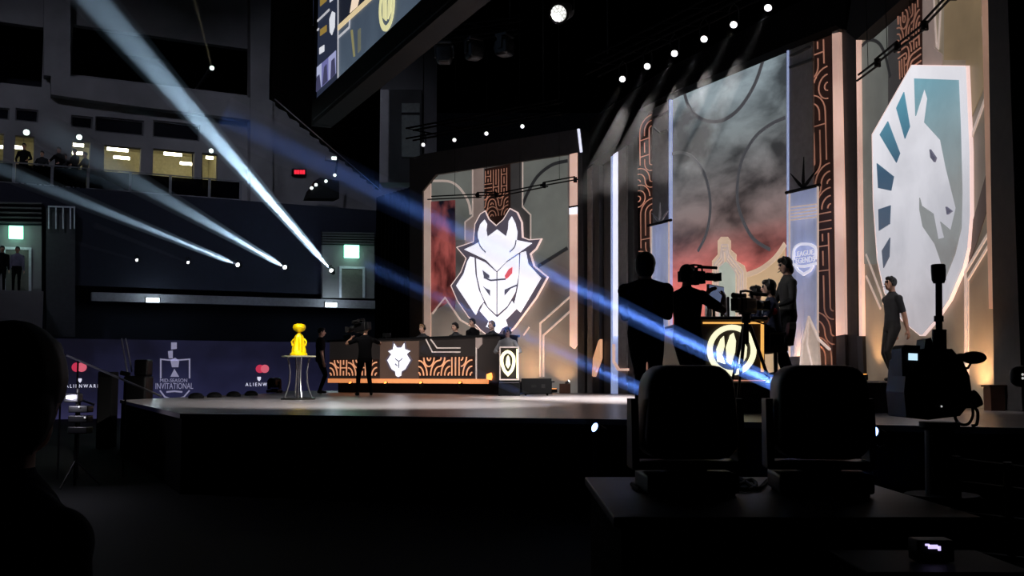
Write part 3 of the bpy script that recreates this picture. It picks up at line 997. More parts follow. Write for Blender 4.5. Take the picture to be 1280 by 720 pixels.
def lighting_bar(pl, pts, label, off):
    P = [pl.on(x, y, off) for x, y in pts]
    t = thing('lighting_bar', label, 'lighting bar', P[0])
    for i in range(len(P) - 1):
        a, b = P[i], P[i + 1]
        for dz in (0.0, 0.09):
            o = Vector((0, 0, 0.05 * (i % 2) + dz))
            MB().cyl(a.lerp(b, -0.12 + dz) + o, a.lerp(b, 1.08 - dz) + o, 0.02, seg=8).build('pipe', BLACK, t, world=True)
        MB().box(b + Vector((0, 0, 0.05)), (0.1, 0.05, 0.15)).build('clamp', BLACK, t, world=True)
        q = a.lerp(b, 0.5)
        MB().cyl(q + Vector((0, 0, 0.05 * (i % 2) + 0.09)), q + Vector((0, 0, 9)), 0.006, seg=5).build('cable', BLACK, t, world=True)
    return t


lighting_bar(WOLF, [(541, 249), (597, 246.5), (620, 246), (680, 234), (719, 227)], 'thin black lighting bar hung across the wolf screen', 0.6)

# ------------------------------------------------------------------ centre wall
cp = thing('centre_portal', 'stage portal with a stormy sky screen and lit pillars', 'portal', MAIN.pt(-5, ST))
bot = lambda x: down(MAIN, x)


def slab(x0, x1, ya0, ya1, off, thick, material, name, parent=cp, yb=None):
    return MB().plate(MAIN, [(x0, yb or bot(x0)), (x0, ya0), (x1, ya1), (x1, yb or bot(x1))], off, thick).build(name, material, parent, world=True)


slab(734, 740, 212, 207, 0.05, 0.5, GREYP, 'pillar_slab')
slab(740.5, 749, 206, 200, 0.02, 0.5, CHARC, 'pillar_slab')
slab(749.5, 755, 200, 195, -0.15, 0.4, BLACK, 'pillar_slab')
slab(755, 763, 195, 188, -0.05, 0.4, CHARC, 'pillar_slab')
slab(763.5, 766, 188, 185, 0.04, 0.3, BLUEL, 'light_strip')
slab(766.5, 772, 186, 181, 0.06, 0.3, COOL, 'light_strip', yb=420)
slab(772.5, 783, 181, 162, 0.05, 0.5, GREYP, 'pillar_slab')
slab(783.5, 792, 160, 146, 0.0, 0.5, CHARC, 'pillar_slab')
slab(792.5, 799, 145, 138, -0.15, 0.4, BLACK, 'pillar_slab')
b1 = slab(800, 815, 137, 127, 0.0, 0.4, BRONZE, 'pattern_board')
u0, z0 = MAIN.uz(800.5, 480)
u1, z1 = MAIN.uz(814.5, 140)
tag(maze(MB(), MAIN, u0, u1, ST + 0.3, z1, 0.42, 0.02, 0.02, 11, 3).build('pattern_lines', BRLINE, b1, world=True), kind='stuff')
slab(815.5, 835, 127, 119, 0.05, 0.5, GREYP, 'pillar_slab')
MB().ribbon(MAIN, [(816, 147), (826, 144), (835, 139)], 0.05, 0.08, 0.05).build('pillar_trim', CHARC, cp, world=True)
MB().ribbon(MAIN, [(817, 160), (824, 166), (834, 162)], 0.04, 0.08, 0.05).build('pillar_trim', CHARC, cp, world=True)
slab(836, 837.4, 118.5, 117, 0.08, 0.2, BLUEL, 'light_strip')
MB().plate(MAIN, [(741, 448), (748, 426), (750, 424), (750, 448), (742, 471), (740, 470)], 0.12, 0.08).build('amber_panel', mat('amber lit panel', (230, 170, 130), 0.5, em=(214, 158, 118), es=0.9), cp, world=True)  # amber light falling on this panel is put in as emission
MB().ribbon(MAIN, [(766, 430), (766, 452), (772, 462), (784, 462)], 0.06, 0.12, 0.06).build('bracket_light', PINK, cp, world=True)
# screen
zt = MAIN.uz(983, 60)[1]
SKY = screen('stormy sky screen', [(0, (170, 130, 110)), (0.2, (206, 116, 104)), (0.34, (196, 96, 88)), (0.43, (142, 80, 76)), (0.52, (100, 82, 80)), (0.64, (96, 90, 90)), (0.8, (94, 100, 102)), (1, (114, 126, 132))], 2, 1.0, zt,
             clouds=((96, 96, 98), (246, 246, 246)), scale=0.55, mix=-0.95, strength=1.0, stretch=(1, 1, 2.0))
ms = MB().plate(MAIN, [(837.5, bot(838)), (837.5, 116.5), (982, 57), (982, bot(982))], 0.0, 0.2).build('screen', SKY, cp, world=True)
RING = mat('dark ring picture', (70, 72, 76), 0.5, em=(72, 72, 76), es=0.8, light=False)
MB().ribbon(MAIN, bez([(854, 111), (860, 132), (872, 146), (889, 152), (906, 149), (925, 134), (943, 105), (955, 70)]), 0.085, 0.02, 0.02).build('picture_ring', RING, ms, world=True)
MB().ribbon(MAIN, bez([(838, 193), (850, 190.5), (866, 197), (881, 220), (887.5, 255), (883, 290), (872, 314)]), 0.07, 0.02, 0.02).build('picture_ring', RING, ms, world=True)
MB().ribbon(MAIN, bez([(981, 147), (962, 156), (942, 173), (926, 203), (921, 240), (925, 267), (940, 297), (962, 312)]), 0.075, 0.02, 0.02).build('picture_ring', RING, ms, world=True)
CREAM = mat('cream tower picture', (200, 182, 165), 0.5, em=(198, 170, 146), es=0.8, noise=0.1, nscale=0.8, light=False)
TEALP = mat('grey green tower picture', (160, 170, 165), 0.5, em=(158, 164, 152), es=0.9, noise=0.1, nscale=0.8, light=False)
BEIGE = mat('beige hill picture', (190, 165, 135), 0.5, em=(188, 158, 124), es=0.9, noise=0.1, nscale=0.6, light=False)
MB().plate(MAIN, [(926, 480), (932, 345), (950, 338), (970, 322), (981, 306), (981, 484)], 0.02, 0.02).build('picture_hill', BEIGE, ms, world=True)
MB().ribbon(MAIN, bez([(932, 344), (950, 337), (968, 323), (981, 305)], 4), 0.12, 0.03, 0.02).build('picture_hill_edge', CREAM, ms, world=True)
MB().plate(MAIN, [(890, 480), (890, 326), (897, 318), (897, 301), (901, 296), (909, 296), (913, 301), (913, 312), (920, 318), (920, 326), (930, 332), (933, 341), (933, 480)], 0.035, 0.02).build('picture_tower', CREAM, ms, world=True)
MB().plate(MAIN, [(898, 480), (898, 335), (907, 327), (919, 336), (919, 480)], 0.045, 0.02).build('picture_tower_face', TEALP, ms, world=True)
for k in range(3):
    MB().ribbon(MAIN, [(893 + 2.5 * k, 420), (893 + 2.5 * k, 330 + 2 * k), (900 + 2 * k, 322 + 3 * k), (902 + k, 306 + 4 * k), (909 - k, 306 + 4 * k), (911 - k, 318 + 4 * k), (922 - 2 * k, 332 + 3 * k), (928 - 3 * k, 340 + 3 * k), (928 - 3 * k, 420)], 0.04, 0.05, 0.02).build('picture_tower_line', LN, ms, world=True)
# right side of the centre portal
slab(983.4, 985, 56.5, 55.5, 0.08, 0.2, BLUEL, 'light_strip')
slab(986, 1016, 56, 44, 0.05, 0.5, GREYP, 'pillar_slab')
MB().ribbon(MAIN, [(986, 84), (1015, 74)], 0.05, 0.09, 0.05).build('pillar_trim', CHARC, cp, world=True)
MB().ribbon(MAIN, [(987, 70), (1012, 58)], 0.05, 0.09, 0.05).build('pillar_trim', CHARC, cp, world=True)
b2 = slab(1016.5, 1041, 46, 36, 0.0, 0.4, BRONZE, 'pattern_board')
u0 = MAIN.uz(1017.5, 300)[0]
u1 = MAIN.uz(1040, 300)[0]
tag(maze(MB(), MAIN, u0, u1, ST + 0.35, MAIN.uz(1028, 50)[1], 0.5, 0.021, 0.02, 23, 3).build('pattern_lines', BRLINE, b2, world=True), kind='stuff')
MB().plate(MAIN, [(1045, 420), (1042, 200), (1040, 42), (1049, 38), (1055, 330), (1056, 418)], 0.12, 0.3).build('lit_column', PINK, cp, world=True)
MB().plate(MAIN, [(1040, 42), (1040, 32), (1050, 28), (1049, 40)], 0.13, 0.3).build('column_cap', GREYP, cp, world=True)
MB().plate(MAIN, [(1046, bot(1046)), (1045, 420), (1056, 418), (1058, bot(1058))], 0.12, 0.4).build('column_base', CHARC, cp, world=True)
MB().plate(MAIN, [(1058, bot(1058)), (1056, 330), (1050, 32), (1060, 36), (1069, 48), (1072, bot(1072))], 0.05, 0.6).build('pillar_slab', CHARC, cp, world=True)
# black header over the whole back wall
MB().plate(MAIN, [(737, 205), (772, 180), (797, 138), (835, 118), (983, 56), (1044, 32), (1058, 38), (1056, -25), (983, 10), (835, 85), (737, 150)], 0.35, 0.8).build('header', DEEP, cp, world=True)
# leaf-shaped crystal plates at the foot
MB().plate(MAIN, [(1000, 458), (1002, 430), (1010, 397), (1022, 424), (1024, 458)], 0.85, 0.05).build('crystal_plate', mat('frosted crystal board', (190, 175, 165), 0.4, em=(150, 132, 122), es=0.7, light=False), cp, world=True)
MB().ribbon(MAIN, [(1000, 457), (1002, 430), (1010, 397), (1022, 424), (1036, 437)], 0.035, 0.88, 0.05).build('crystal_edge', LN, cp, world=True)
MB().ribbon(MAIN, [(1010, 399), (1008, 430), (1014, 457)], 0.02, 0.88, 0.05).build('crystal_edge', LN, cp, world=True)


def hang_banner(x0, x1, y0, y1, yb0, yb1, off, label, logo):
    CLOTH = MATS.get('pale blue banner cloth') or mat('pale blue banner cloth', (190, 198, 225), 0.7, em=(132, 142, 176), es=0.55, noise=0.15, nscale=0.8)  # cloth is given a faint glow of its own to look lit
    t = thing('hanging_banner', label, 'banner', MAIN.on((x0 + x1) / 2, yb0, off))
    n = 14
    front = []
    for i in range(n + 1):
        f = i / n
        sag = 1.5 * math.sin(math.pi * f)
        front.append((x0 + (x1 - x0) * f, y0 + (y1 - y0) * f + sag, 0.05 * math.sin(f * 9)))
    top = [MAIN.on(x, y, off + w) for x, y, w in front]
    bt = [MAIN.on(x0 + (x1 - x0) * i / n, yb0 + (yb1 - yb0) * i / n, off + 0.05 * math.sin(i / n * 9)) for i in range(n + 1)]
    k = MAIN.n * 0.02
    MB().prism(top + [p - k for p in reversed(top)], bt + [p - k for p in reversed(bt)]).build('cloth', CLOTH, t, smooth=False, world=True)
    MB().cyl(MAIN.on(x0 - 3, y0 + 1, off + 0.06), MAIN.on(x1 + 3, y1 - 2, off + 0.06), 0.035, seg=8).build('pole', BLACK, t, world=True)
    cx, cy = (x0 + x1) / 2, (y0 + y1) / 2 - 1
    for dx, dy in ((-16, -19), (1, -40), (19, -26)):
        f = (x1 - x0) / 37
        MB().lathe(MAIN.on(cx, cy, off + 0.05), MAIN.on(cx + dx * f, cy + dy * f, off + 0.05) - MAIN.on(cx, cy, off + 0.05), [(0, 0.02), (0.15, 0.035), ((MAIN.on(cx + dx * f, cy + dy * f, off + 0.05) - MAIN.on(cx, cy, off + 0.05)).length, 0.008)], 8).build('finial_spike', BLACK if logo else PALE, t, world=True)
    MB().ribbon(MAIN, [(x0 + 0.5, y0 + 2), (x0 + 0.5, yb0)], 0.03, off + 0.09, 0.03).build('edge_trim', LN, t, world=True)
    MB().ribbon(MAIN, [(x1 - 0.5, y1), (x1 - 0.5, yb1)], 0.03, off + 0.09, 0.03).build('edge_trim', LN, t, world=True)
    if logo:
        for k in range(5):
            MB().ribbon(MAIN, [(x0 + 3, 259 + 4 * k), (x1 - 2, 255 + 4 * k)], 0.025, off + 0.1, 0.03).build('stripe', LN, t, world=True)
        LOGO = mat('soft white banner print', (220, 220, 235), 0.6, em=(214, 214, 232), es=0.85, light=False)  # print on the cloth glows by emission too
        MB().ribbon(MAIN, bez([(991, 325), (992, 312), (998, 306), (1005, 305), (1013, 306), (1019, 311), (1019, 324)], 4), 0.05, off + 0.11, 0.03).build('logo_outline', LOGO, t, world=True)
        MB().ribbon(MAIN, bez([(990, 331), (1004, 333), (1020, 329)], 4), 0.05, off + 0.11, 0.03).build('logo_outline', LOGO, t, world=True)
        MB().ribbon(MAIN, [(994, 333), (997, 338), (1004, 343), (1012, 338), (1016, 332)], 0.05, off + 0.11, 0.03).build('logo_outline', LOGO, t, world=True)
        text_on(MAIN, 'LEAGUE', 1005, 316.5, off + 0.11, 23, 6.5).build('logo_lettering', LOGO, t, world=True)
        text_on(MAIN, 'LEGENDS', 1005, 325, off + 0.11, 27, 7).build('logo_lettering', LOGO, t, world=True)
        text_on(MAIN, 'OF', 1018, 317.5, off + 0.11, 4, 2.6).build('logo_lettering', LOGO, t, world=True)
    return t


hang_banner(813, 836, 281, 277, 452, 452, 0.45, 'pale blue plain banner on a pole with pale spikes', False)
hang_banner(985.5, 1022, 240, 233, 446, 444, 0.45, 'pale blue banner with white letters and crest by the sky screen', True)

# ------------------------------------------------------------------ horse-shield portal (right team)
lp = thing('horse_portal', 'stage portal with a tall white horse shield screen', 'portal', LIQ.pt(-2, ST))
botl = lambda x: down(LIQ, x)
SCL = screen('horse portal screen', [(0, (96, 74, 58)), (0.25, (92, 78, 66)), (0.5, (98, 88, 78)), (0.8, (112, 100, 84)), (1, (104, 96, 86))], 2, 1.0, 7.5, clouds=((52, 46, 44), (150, 134, 112)), scale=0.5, mix=0.5, strength=0.75)
MATS['horse portal screen'].node_tree.nodes['Principled BSDF'].inputs['Base Color'].default_value = (0.25, 0.23, 0.2, 1)
sl = MB().plate(LIQ, [(1076, botl(1076)), (1072, 50), (1110, 8), (1140, -26), (1225, -60), (1246, botl(1246))], 0.0, 0.25).build('screen', SCL, lp, world=True)
MB().plate(LIQ, [(1077, 330), (1076, 60), (1112, 20), (1114, 330)], 0.012, 0.012).build('picture_panel', WP2, sl, world=True)
MB().plate(LIQ, [(1110, 140), (1110, -6), (1125, -18), (1127, 140)], 0.016, 0.016).build('picture_panel', WP3, sl, world=True)
MB().plate(LIQ, [(1152.5, 140), (1152.5, -20), (1166, -30), (1168, 60), (1177, 68), (1178, 140)], 0.016, 0.016).build('picture_panel', WP1, sl, world=True)
b3 = MB().plate(LIQ, [(1125.5, 110), (1125, -20), (1152, -20), (1152, 110)], 0.03, 0.025).build('pattern_board', BRONZE, lp, world=True)
u0, z0 = LIQ.uz(1126, 100)
u1, z1 = LIQ.uz(1151, -16)
tag(maze(MB(), LIQ, min(u0, u1), max(u0, u1), z0, z1, 0.36, 0.02, 0.045, 5, 3).build('pattern_lines', BRLINE, b3, world=True), kind='stuff')
MB().ribbon(LIQ, bez([(1077, 57), (1086, 50), (1098, 54), (1106, 70), (1112, 96)], 5), 0.06, 0.03, 0.02).build('dark_line', LND, sl, world=True)
MB().ribbon(LIQ, [(1228, 20), (1232, 120), (1214, 170), (1208, 175)], 0.05, 0.03, 0.02).build('pale_line', LN, sl, world=True)
MB().ribbon(LIQ, [(1206, 475), (1206, 340), (1236, 290)], 0.05, 0.03, 0.02).build('pale_line', LN, sl, world=True)
MB().ribbon(LIQ, [(1209, 475), (1209, 350), (1236, 305)], 0.04, 0.03, 0.02).build('pale_line', LN, sl, world=True)
MB().ribbon(LIQ, [(1166, -10), (1170, 58), (1172, 60), (1176, -10)], 0.03, 0.03, 0.02).build('pale_line', LN, sl, world=True)
MB().ribbon(LIQ, [(1082, 318), (1100, 366), (1104, 380)], 0.04, 0.03, 0.02).build('pale_line', LN, sl, world=True)
MB().ribbon(LIQ, [(1082, 345), (1100, 386)], 0.04, 0.03, 0.02).build('pale_line', LN, sl, world=True)
MB().plate(LIQ, [(1074, 420), (1070, 49), (1073.5, 45), (1078, 420)], 0.06, 0.08).build('lit_column', PINK, lp, world=True)
MB().plate(LIQ, [(1074, botl(1074)), (1071, 420), (1078, 420), (1081, botl(1081))], 0.06, 0.1).build('column_base', CHARC, lp, world=True)
MB().plate(LIQ, [(1236, 386), (1226, -40), (1233, -50), (1248, 384)], 0.08, 0.1).build('lit_column', mat('warm lit column', (190, 150, 130), 0.5, em=(138, 108, 92), es=0.9, noise=0.2, nscale=0.8), lp, world=True)
MB().plate(LIQ, [(1243, botl(1243)), (1234, -60), (1257, -80), (1270, 300), (1278, botl(1278))], 0.12, 0.6).build('right_post', CHARC, lp, world=True)
MB().plate(LIQ, [(1058, 40), (1070, 50), (1126, 0), (1180, -50), (1120, -50), (1066, -10)], 0.3, 0.6).build('top_fascia', BLACK, lp, world=True)
SO = [(1139, 81), (1205, 82), (1207, 130), (1209.5, 190), (1210, 270), (1207, 310), (1201, 335), (1184, 375), (1168, 399), (1150, 420), (1127, 401), (1105, 366), (1096, 325), (1091, 255), (1090, 200), (1089.5, 168)]
zs0, zs1 = LIQ.uz(1150, 420)[1], LIQ.uz(1160, 81)[1]
HW = screen('horse shield white', [(0, (168, 160, 164)), (0.35, (182, 182, 190)), (0.7, (216, 216, 224)), (1, (242, 240, 246))], 2, zs0, zs1, clouds=((160, 160, 168), (232, 230, 238)), scale=0.8, mix=0.25)
HB = screen('horse shield teal', [(0, (112, 102, 100)), (0.5, (126, 122, 120)), (0.72, (136, 160, 168)), (1, (112, 176, 196))], 2, zs0, zs1, clouds=((90, 92, 94), (160, 180, 186)), scale=0.7, mix=0.25)
TEAL = screen('mane teal', [(0, (70, 80, 96)), (0.5, (56, 84, 108)), (1, (92, 158, 180))], 2, zs0 + 1.5, zs1)
MB().plate(LIQ, [(1211, 330), (1212, 290), (1236, 205), (1239, 245), (1222, 300)], 0.02, 0.01).build('picture_shadow_stripe', mat('dark brown picture stripe', (60, 48, 42), 0.5, em=(58, 46, 42), es=0.8, light=False), sl, world=True)  # dark diagonal stripe belonging to the screen picture
MB().plate(LIQ, [(1180, 75), (1180, -30), (1224, -50), (1229, 110), (1209, 160), (1207, 75)], 0.012, 0.01).build('picture_gold_panel', mat('olive gold picture panel', (130, 112, 86), 0.5, em=(124, 106, 82), es=0.8, noise=0.3, nscale=0.5, light=False), sl, world=True)
hs = MB().plate(LIQ, SO, 0.1, 0.09).build('shield', SHB, lp, world=True)
MB().plate(LIQ, inset(SO, 1.0), 0.12, 0.04).build('shield_white', HW, hs, world=True)
RB = [(1142.5, 98), (1144, 145), (1155, 110), (1159, 123), (1155, 153), (1175, 175), (1182, 210), (1194.5, 260), (1188, 288), (1175, 277), (1180, 297), (1172, 299), (1166, 267), (1151.5, 257), (1149, 247), (1149, 262), (1153, 283), (1168, 305), (1175, 325), (1181, 348), (1193, 318), (1201, 285), (1202, 240), (1200, 160), (1197.5, 100)]
MB().plate(LIQ, RB, 0.135, 0.03).build('shield_ground', HB, hs, world=True)
q7 = lambda pts: [(1060 + x / 3, 60 + y / 3) for x, y in pts]
for pts in (q7([(180, 225), (208, 165), (230, 295), (212, 340)]), q7([(118, 325), (148, 275), (193, 395), (180, 430)]), q7([(107, 432), (170, 482), (160, 535), (112, 525)]), q7([(113, 605), (158, 590), (155, 660), (115, 685)]),
            [(1102, 313.5), (1112, 297), (1111, 321), (1104, 335)]):
    MB().plate(LIQ, pts, 0.135, 0.03).build('mane_gap', TEAL, hs, world=True)
MB().plate(LIQ, q7([(305, 380), (327, 412), (322, 428), (308, 410)]), 0.15, 0.03).build('horse_eye', MARK, hs, world=True)
MB().plate(LIQ, q7([(365, 595), (387, 612), (370, 625)]), 0.15, 0.03).build('horse_nostril', MARK, hs, world=True)
lighting_bar(LIQ, [(1074, 99), (1097, 82), (1122, 62), (1156, 36), (1192, -2)], 'thin black lighting bar hung across the horse screen', 0.4)
# black side drape right of the portal
a = LIQ.pt(0.5, 0, 0.0)
m = MB()
ring = [Vector((7.6 + 0.05 * math.sin(i * 2), 14.6 - 0.12 * i, ST)) for i in range(30)]
ring += [p + Vector((0.12, 0, 0)) for p in reversed(ring)]
m.prism(ring, [p + Vector((0, 0, 9)) for p in ring])
tag(wown(m, 'side_drape', DEEP), 'black side drape beside the horse shield portal post', 'drape')

# ------------------------------------------------------------------ overhead: video cube, trusses, lamps
vc = thing('video_cube', 'big hanging video screen with a black bezel above the stage', 'video screen', CUBE.pt(5, CUBE.uz(391, 130)[1] - 0.6))
cz0 = CUBE.uz(391, 130)[1]
cz1 = cz0 + 6.5
CU = 11.5
SCC = screen('video cube picture', [(0, (74, 88, 104)), (0.3, (60, 72, 90)), (1, (44, 52, 68))], 2, cz0, cz0 + 5, clouds=((40, 48, 62), (96, 110, 124)), scale=0.4, mix=0.3, strength=0.9)
vs_ = MB().uzplate(CUBE, [(0, cz0), (CU, cz0), (CU, cz1), (0, cz1)], 0, 0.2).build('screen', SCC, vc, world=True)
BEZ = mat('black screen bezel', (8, 8, 8), 0.6, spec=0.2)
MB().uzplate(CUBE, [(-0.1, cz0 - 0.62), (CU + 0.3, cz0 - 0.62), (CU + 0.3, cz0), (-0.1, cz0)], 0.06, 0.5).build('bezel_bottom', BEZ, vc, world=True)
MB().uzplate(CUBE, [(-0.1, cz1), (CU + 0.3, cz1), (CU + 0.3, cz1 + 0.5), (-0.1, cz1 + 0.5)], 0.06, 0.5).build('bezel_top', BEZ, vc, world=True)
MB().uzplate(CUBE, [(-0.3, cz0 - 0.62), (-0.02, cz0 - 0.62), (-0.02, cz1 + 0.5), (-0.3, cz1 + 0.5)], 0.06, 0.5).build('bezel_side', BEZ, vc, world=True)
MB().ribbon(CUBE, None, 0.03, 0.07, 0.02, world=[(-0.1, cz0 - 0.5), (CU, cz0 - 0.5)]).build('bezel_seam', mat('bezel seam', (60, 60, 64), 0.4), vc, world=True)
for u in (1.5, 6, 10.5):
    MB().cyl(CUBE.pt(u, cz1 + 0.5, -0.8), CUBE.pt(u, 21.9, -0.8), 0.03, seg=6).build('hanging_cable', BLACK, vc, world=True)


def cplate(name, pts, m_, off=0.015):
    MB().plate(CUBE, pts, off, off - 0.001).build(name, m_, vs_, world=True)


E = lambda n, c=(0, 0, 0), s=0.9: mat(n, c, 0.5, em=c, es=s, light=False)
cplate('picture_column', [(391.5, 129), (391.5, -40), (422, -70), (422, 101)], E('navy picture column', (40, 46, 64)), 0.01)
cplate('picture_block', [(422, 34), (422, -60), (470, -100), (470, -8)], E('dark picture block', (30, 34, 46)), 0.01)
cplate('player_photo', [(392, 118), (392, 88), (401.5, 79), (401.5, 109)], E('pale player picture', (176, 182, 214)), 0.02)
cplate('player_photo', [(402, 108.5), (402, 79), (410, 72), (410, 101)], E('violet player picture', (112, 112, 168)), 0.02)
cplate('player_photo', [(410.5, 100.5), (410.5, 71.5), (419.5, 63), (419.5, 92)], E('lilac player picture', (160, 164, 206)), 0.02)
cplate('player_figure', [(394, 116), (396, 96), (399, 93), (401, 109)], E('dark player figure', (66, 66, 96)), 0.03)
cplate('player_figure', [(403, 107), (405, 84), (408, 80), (409, 101)], E('dark player figure', (66, 66, 96)), 0.03)
cplate('player_figure', [(413, 98), (414, 76), (418, 72), (419, 92)], E('dark player figure', (66, 66, 96)), 0.03)
cplate('score_figure', [(399, 68), (399, 60), (405, 56), (405, 64)], E('white picture light', (226, 228, 236)), 0.02)
cplate('gold_caption', [(400, 45), (400, 37), (408, 31), (408, 39)], E('gold picture light', (150, 124, 62)), 0.02)
cplate('gold_caption', [(400, 8), (400, 0), (408, -7), (408, 1)], E('gold picture light', (150, 124, 62)), 0.02)
cplate('team_mark', [(412, 40), (411.5, 24), (415, 14), (418.5, 16), (418, 34), (414.5, 44)], E('white picture light'), 0.02)
cplate('team_mark', [(412, 3), (412, -8), (418, -14), (418, -2)], E('white picture light'), 0.02)
PL = E('pale picture line', (190, 190, 196))
for pts, w in ([(391.5, 31), (411, 12)], 0.05), ([(391.5, 42), (398, 36)], 0.05), ([(422, 101), (422, -60)], 0.04), ([(422, 47), (436, 34), (436.5, 25)], 0.05):
    MB().ribbon(CUBE, pts, w, 0.03, 0.02).build('picture_line', PL, vs_, world=True)
MB().ribbon(CUBE, [(422, 35), (462, -2), (480, -19)], 0.12, 0.03, 0.02).build('picture_gold_line', E('gold cream picture line', (226, 204, 160)), vs_, world=True)
cplate('picture_glow', [(437, 16), (443, -20), (456, -32), (446, 8)], E('cream picture glow', (250, 226, 200)), 0.025)
GE = E('pale gold picture emblem', (226, 222, 168))
el = [(483 + 8.5 * math.cos(t), 8 + 27 * math.sin(t) - 6 * math.cos(t)) for t in [2 * math.pi * i / 26 for i in range(26)]]
MB().ribbon(CUBE, el, 0.12, 0.03, 0.02, closed=True).build('emblem_ring', GE, vs_, world=True)
cplate('emblem_leaf', [(478, 22), (478, -6), (482, -12), (482, 26)], GE, 0.03)
cplate('emblem_leaf', [(484, 24), (485, -12), (489, -16), (488, 14)], GE, 0.03)
cplate('gold_streak', [(438, 38), (440, 37), (443, 70), (441.5, 71)], E('dull gold picture streak', (138, 132, 92)), 0.02)
cplate('gold_streak', [(447, 38), (450, 35), (450, 62), (447, 66)], E('grey gold picture streak', (104, 106, 92)), 0.02)


def truss(name, a, b, label, w=0.3):
    a, b = Vector(a), Vector(b)
    t = thing(name, label, 'truss', (a + b) / 2)
    d = (b - a).normalized()
    s_ = Vector((d.y, -d.x, 0)) * w / 2
    u_ = Vector((0, 0, w / 2))
    ch = [s_ + u_, s_ - u_, -s_ + u_, -s_ - u_]
    for c_ in ch:
        MB().cyl(a + c_, b + c_, 0.025, seg=6).build('chord', DEEP, t, world=True)
    n = max(2, int((b - a).length / 0.9))
    for i in range(n):
        p, q = a.lerp(b, i / n), a.lerp(b, (i + 1) / n)
        MB().cyl(p + ch[0], q + ch[1], 0.012, seg=5).build('brace', DEEP, t, world=True)
        MB().cyl(p + ch[2], q + ch[3], 0.012, seg=5).build('brace', DEEP, t, world=True)
    for f in (0.1, 0.9):
        p = a.lerp(b, f) + u_
        MB().cyl(p, (p.x, p.y, 21.95), 0.015, seg=5).build('hanging_cable', BLACK, t, world=True)
    return t


def can_light(pos, target, r, label, lensmat, group=None, up=0.35):
    pos, target = Vector(pos), Vector(target)
    d = (target - pos).normalized()
    t = thing('stage_spotlight', label, 'spotlight', pos, 0, group)
    MB().lathe(pos - d * 3.2 * r, d, [(0, 0.5 * r), (0.4 * r, 0.95 * r), (2.4 * r, 1.1 * r), (3.1 * r, 1.25 * r)], 16).build('can', BLACK, t, True, True)
    MB().lathe(pos, d, [(-0.15 * r, 1.0 * r), (0.02 * r, 0.9 * r), (0.06 * r, 0.3 * r)], 16).build('lens', lensmat, t, True, True)
    c = pos - d * 1.6 * r
    x = d.cross(Vector((0, 0, 1))).normalized()
    MB().tube([c + x * 1.25 * r, c + x * 1.3 * r + Vector((0, 0, up * 0.7)), c + Vector((0, 0, up)), c - x * 1.3 * r + Vector((0, 0, up * 0.7)), c - x * 1.25 * r], 0.015, 6).build('yoke', BLACK, t, world=True)
    return t


TOFF = 3.5
L6 = [(778, 99), (809, 83), (843, 67), (880, 49), (917, 31), (960, 10)]
ta, tb = MAIN.on(740, 117, TOFF), MAIN.on(1000, -9, TOFF)
ta.z += 0.55
tb.z = ta.z
truss('lighting_truss', ta, tb, 'black lighting truss with six spotlights over the sky screen')
ORD = ['first', 'second', 'third', 'fourth', 'fifth', 'sixth']
for i, (px, py) in enumerate(L6):
    p = MAIN.on(px, py, TOFF)
    tgt = MAIN.on(px - 55, 470, TOFF - 0.4)
    t = can_light(p, at(px - 120, 420, 11), 0.062, 'bright stage spotlight on the truss over the sky screen, %s from its wolf portal end' % ORD[i], LAMPW, 'spotlights on the truss', up=0.36)
    spot(t, p + (at(px - 120, 420, 11) - p).normalized() * 0.12, tgt, 2500, (1, 0.95, 0.92), 50, 0.8, 0.08)
    d = (MAIN.on(px - 34, py + 70, TOFF) - p).normalized()
    beam(p, p + d * 3.2, 3.0, 'faint white beam falling from the truss, %s from the wolf portal end' % ORD[i], 300, (0.9, 0.95, 1.0), density=0.03, blend=0.9, r0=0.07, parent=None)
# big lamp
p = at(698, 17, 14)
t = can_light(p, at(480, 90, 10), 0.12, 'large white multi-dot stage lamp hanging alone under the ceiling', mat('dotted lamp lens', (220, 220, 220), 0.4, em=(190, 188, 182), es=0.6), up=0.6)
dn = (at(480, 90, 10) - p).normalized()
xx = dn.cross(Vector((0, 0, 1))).normalized()
yy = dn.cross(xx)
for i in range(19):
    rr, th = (0, 0) if i == 0 else ((0.05, i * math.pi / 3) if i < 7 else (0.092, i * math.pi / 6))
    q = p + dn * 0.012 + xx * rr * math.cos(th) + yy * rr * math.sin(th)
    MB().ball(q, 0.016, seg=8, rings=5).build('lamp_dot', mat('white lamp dot', (255, 255, 255), 0.3, em=(255, 254, 250), es=1.4), t, world=True)
spot(t, p + dn * 0.1, at(470, 503, 18), 5200, (1, 0.95, 0.9), 60, 0.9, 0.12)
MB().cyl(p + Vector((0, 0.3, 0.5)), (p.x, p.y + 0.3, 21.9), 0.02, seg=6).build('hanging_pipe', BLACK, t, world=True)
# small lamps over the wolf portal
wa, wb_ = WOLF.on(512, 168, 2.4), WOLF.on(700, 140, 2.4)
wb_.z = wa.z
truss('lighting_truss', wa, wb_, 'black lighting truss with tiny lamps over the wolf portal')
for k, (px, py) in enumerate([(529, 181), (568, 175), (608, 167), (653, 158)]):
    q = WOLF.on(px, py, 2.4)
    t = can_light(q, at(px, py + 60, 12), 0.055, 'tiny white lamp hung over the wolf portal, %s from the stage drape' % ORD[k], mat('small truss lamp', (230, 230, 230), 0.3, em=(225, 225, 225), es=1.6, light=False), 'tiny lamps over the wolf portal', up=max(0.1, wa.z - q.z))


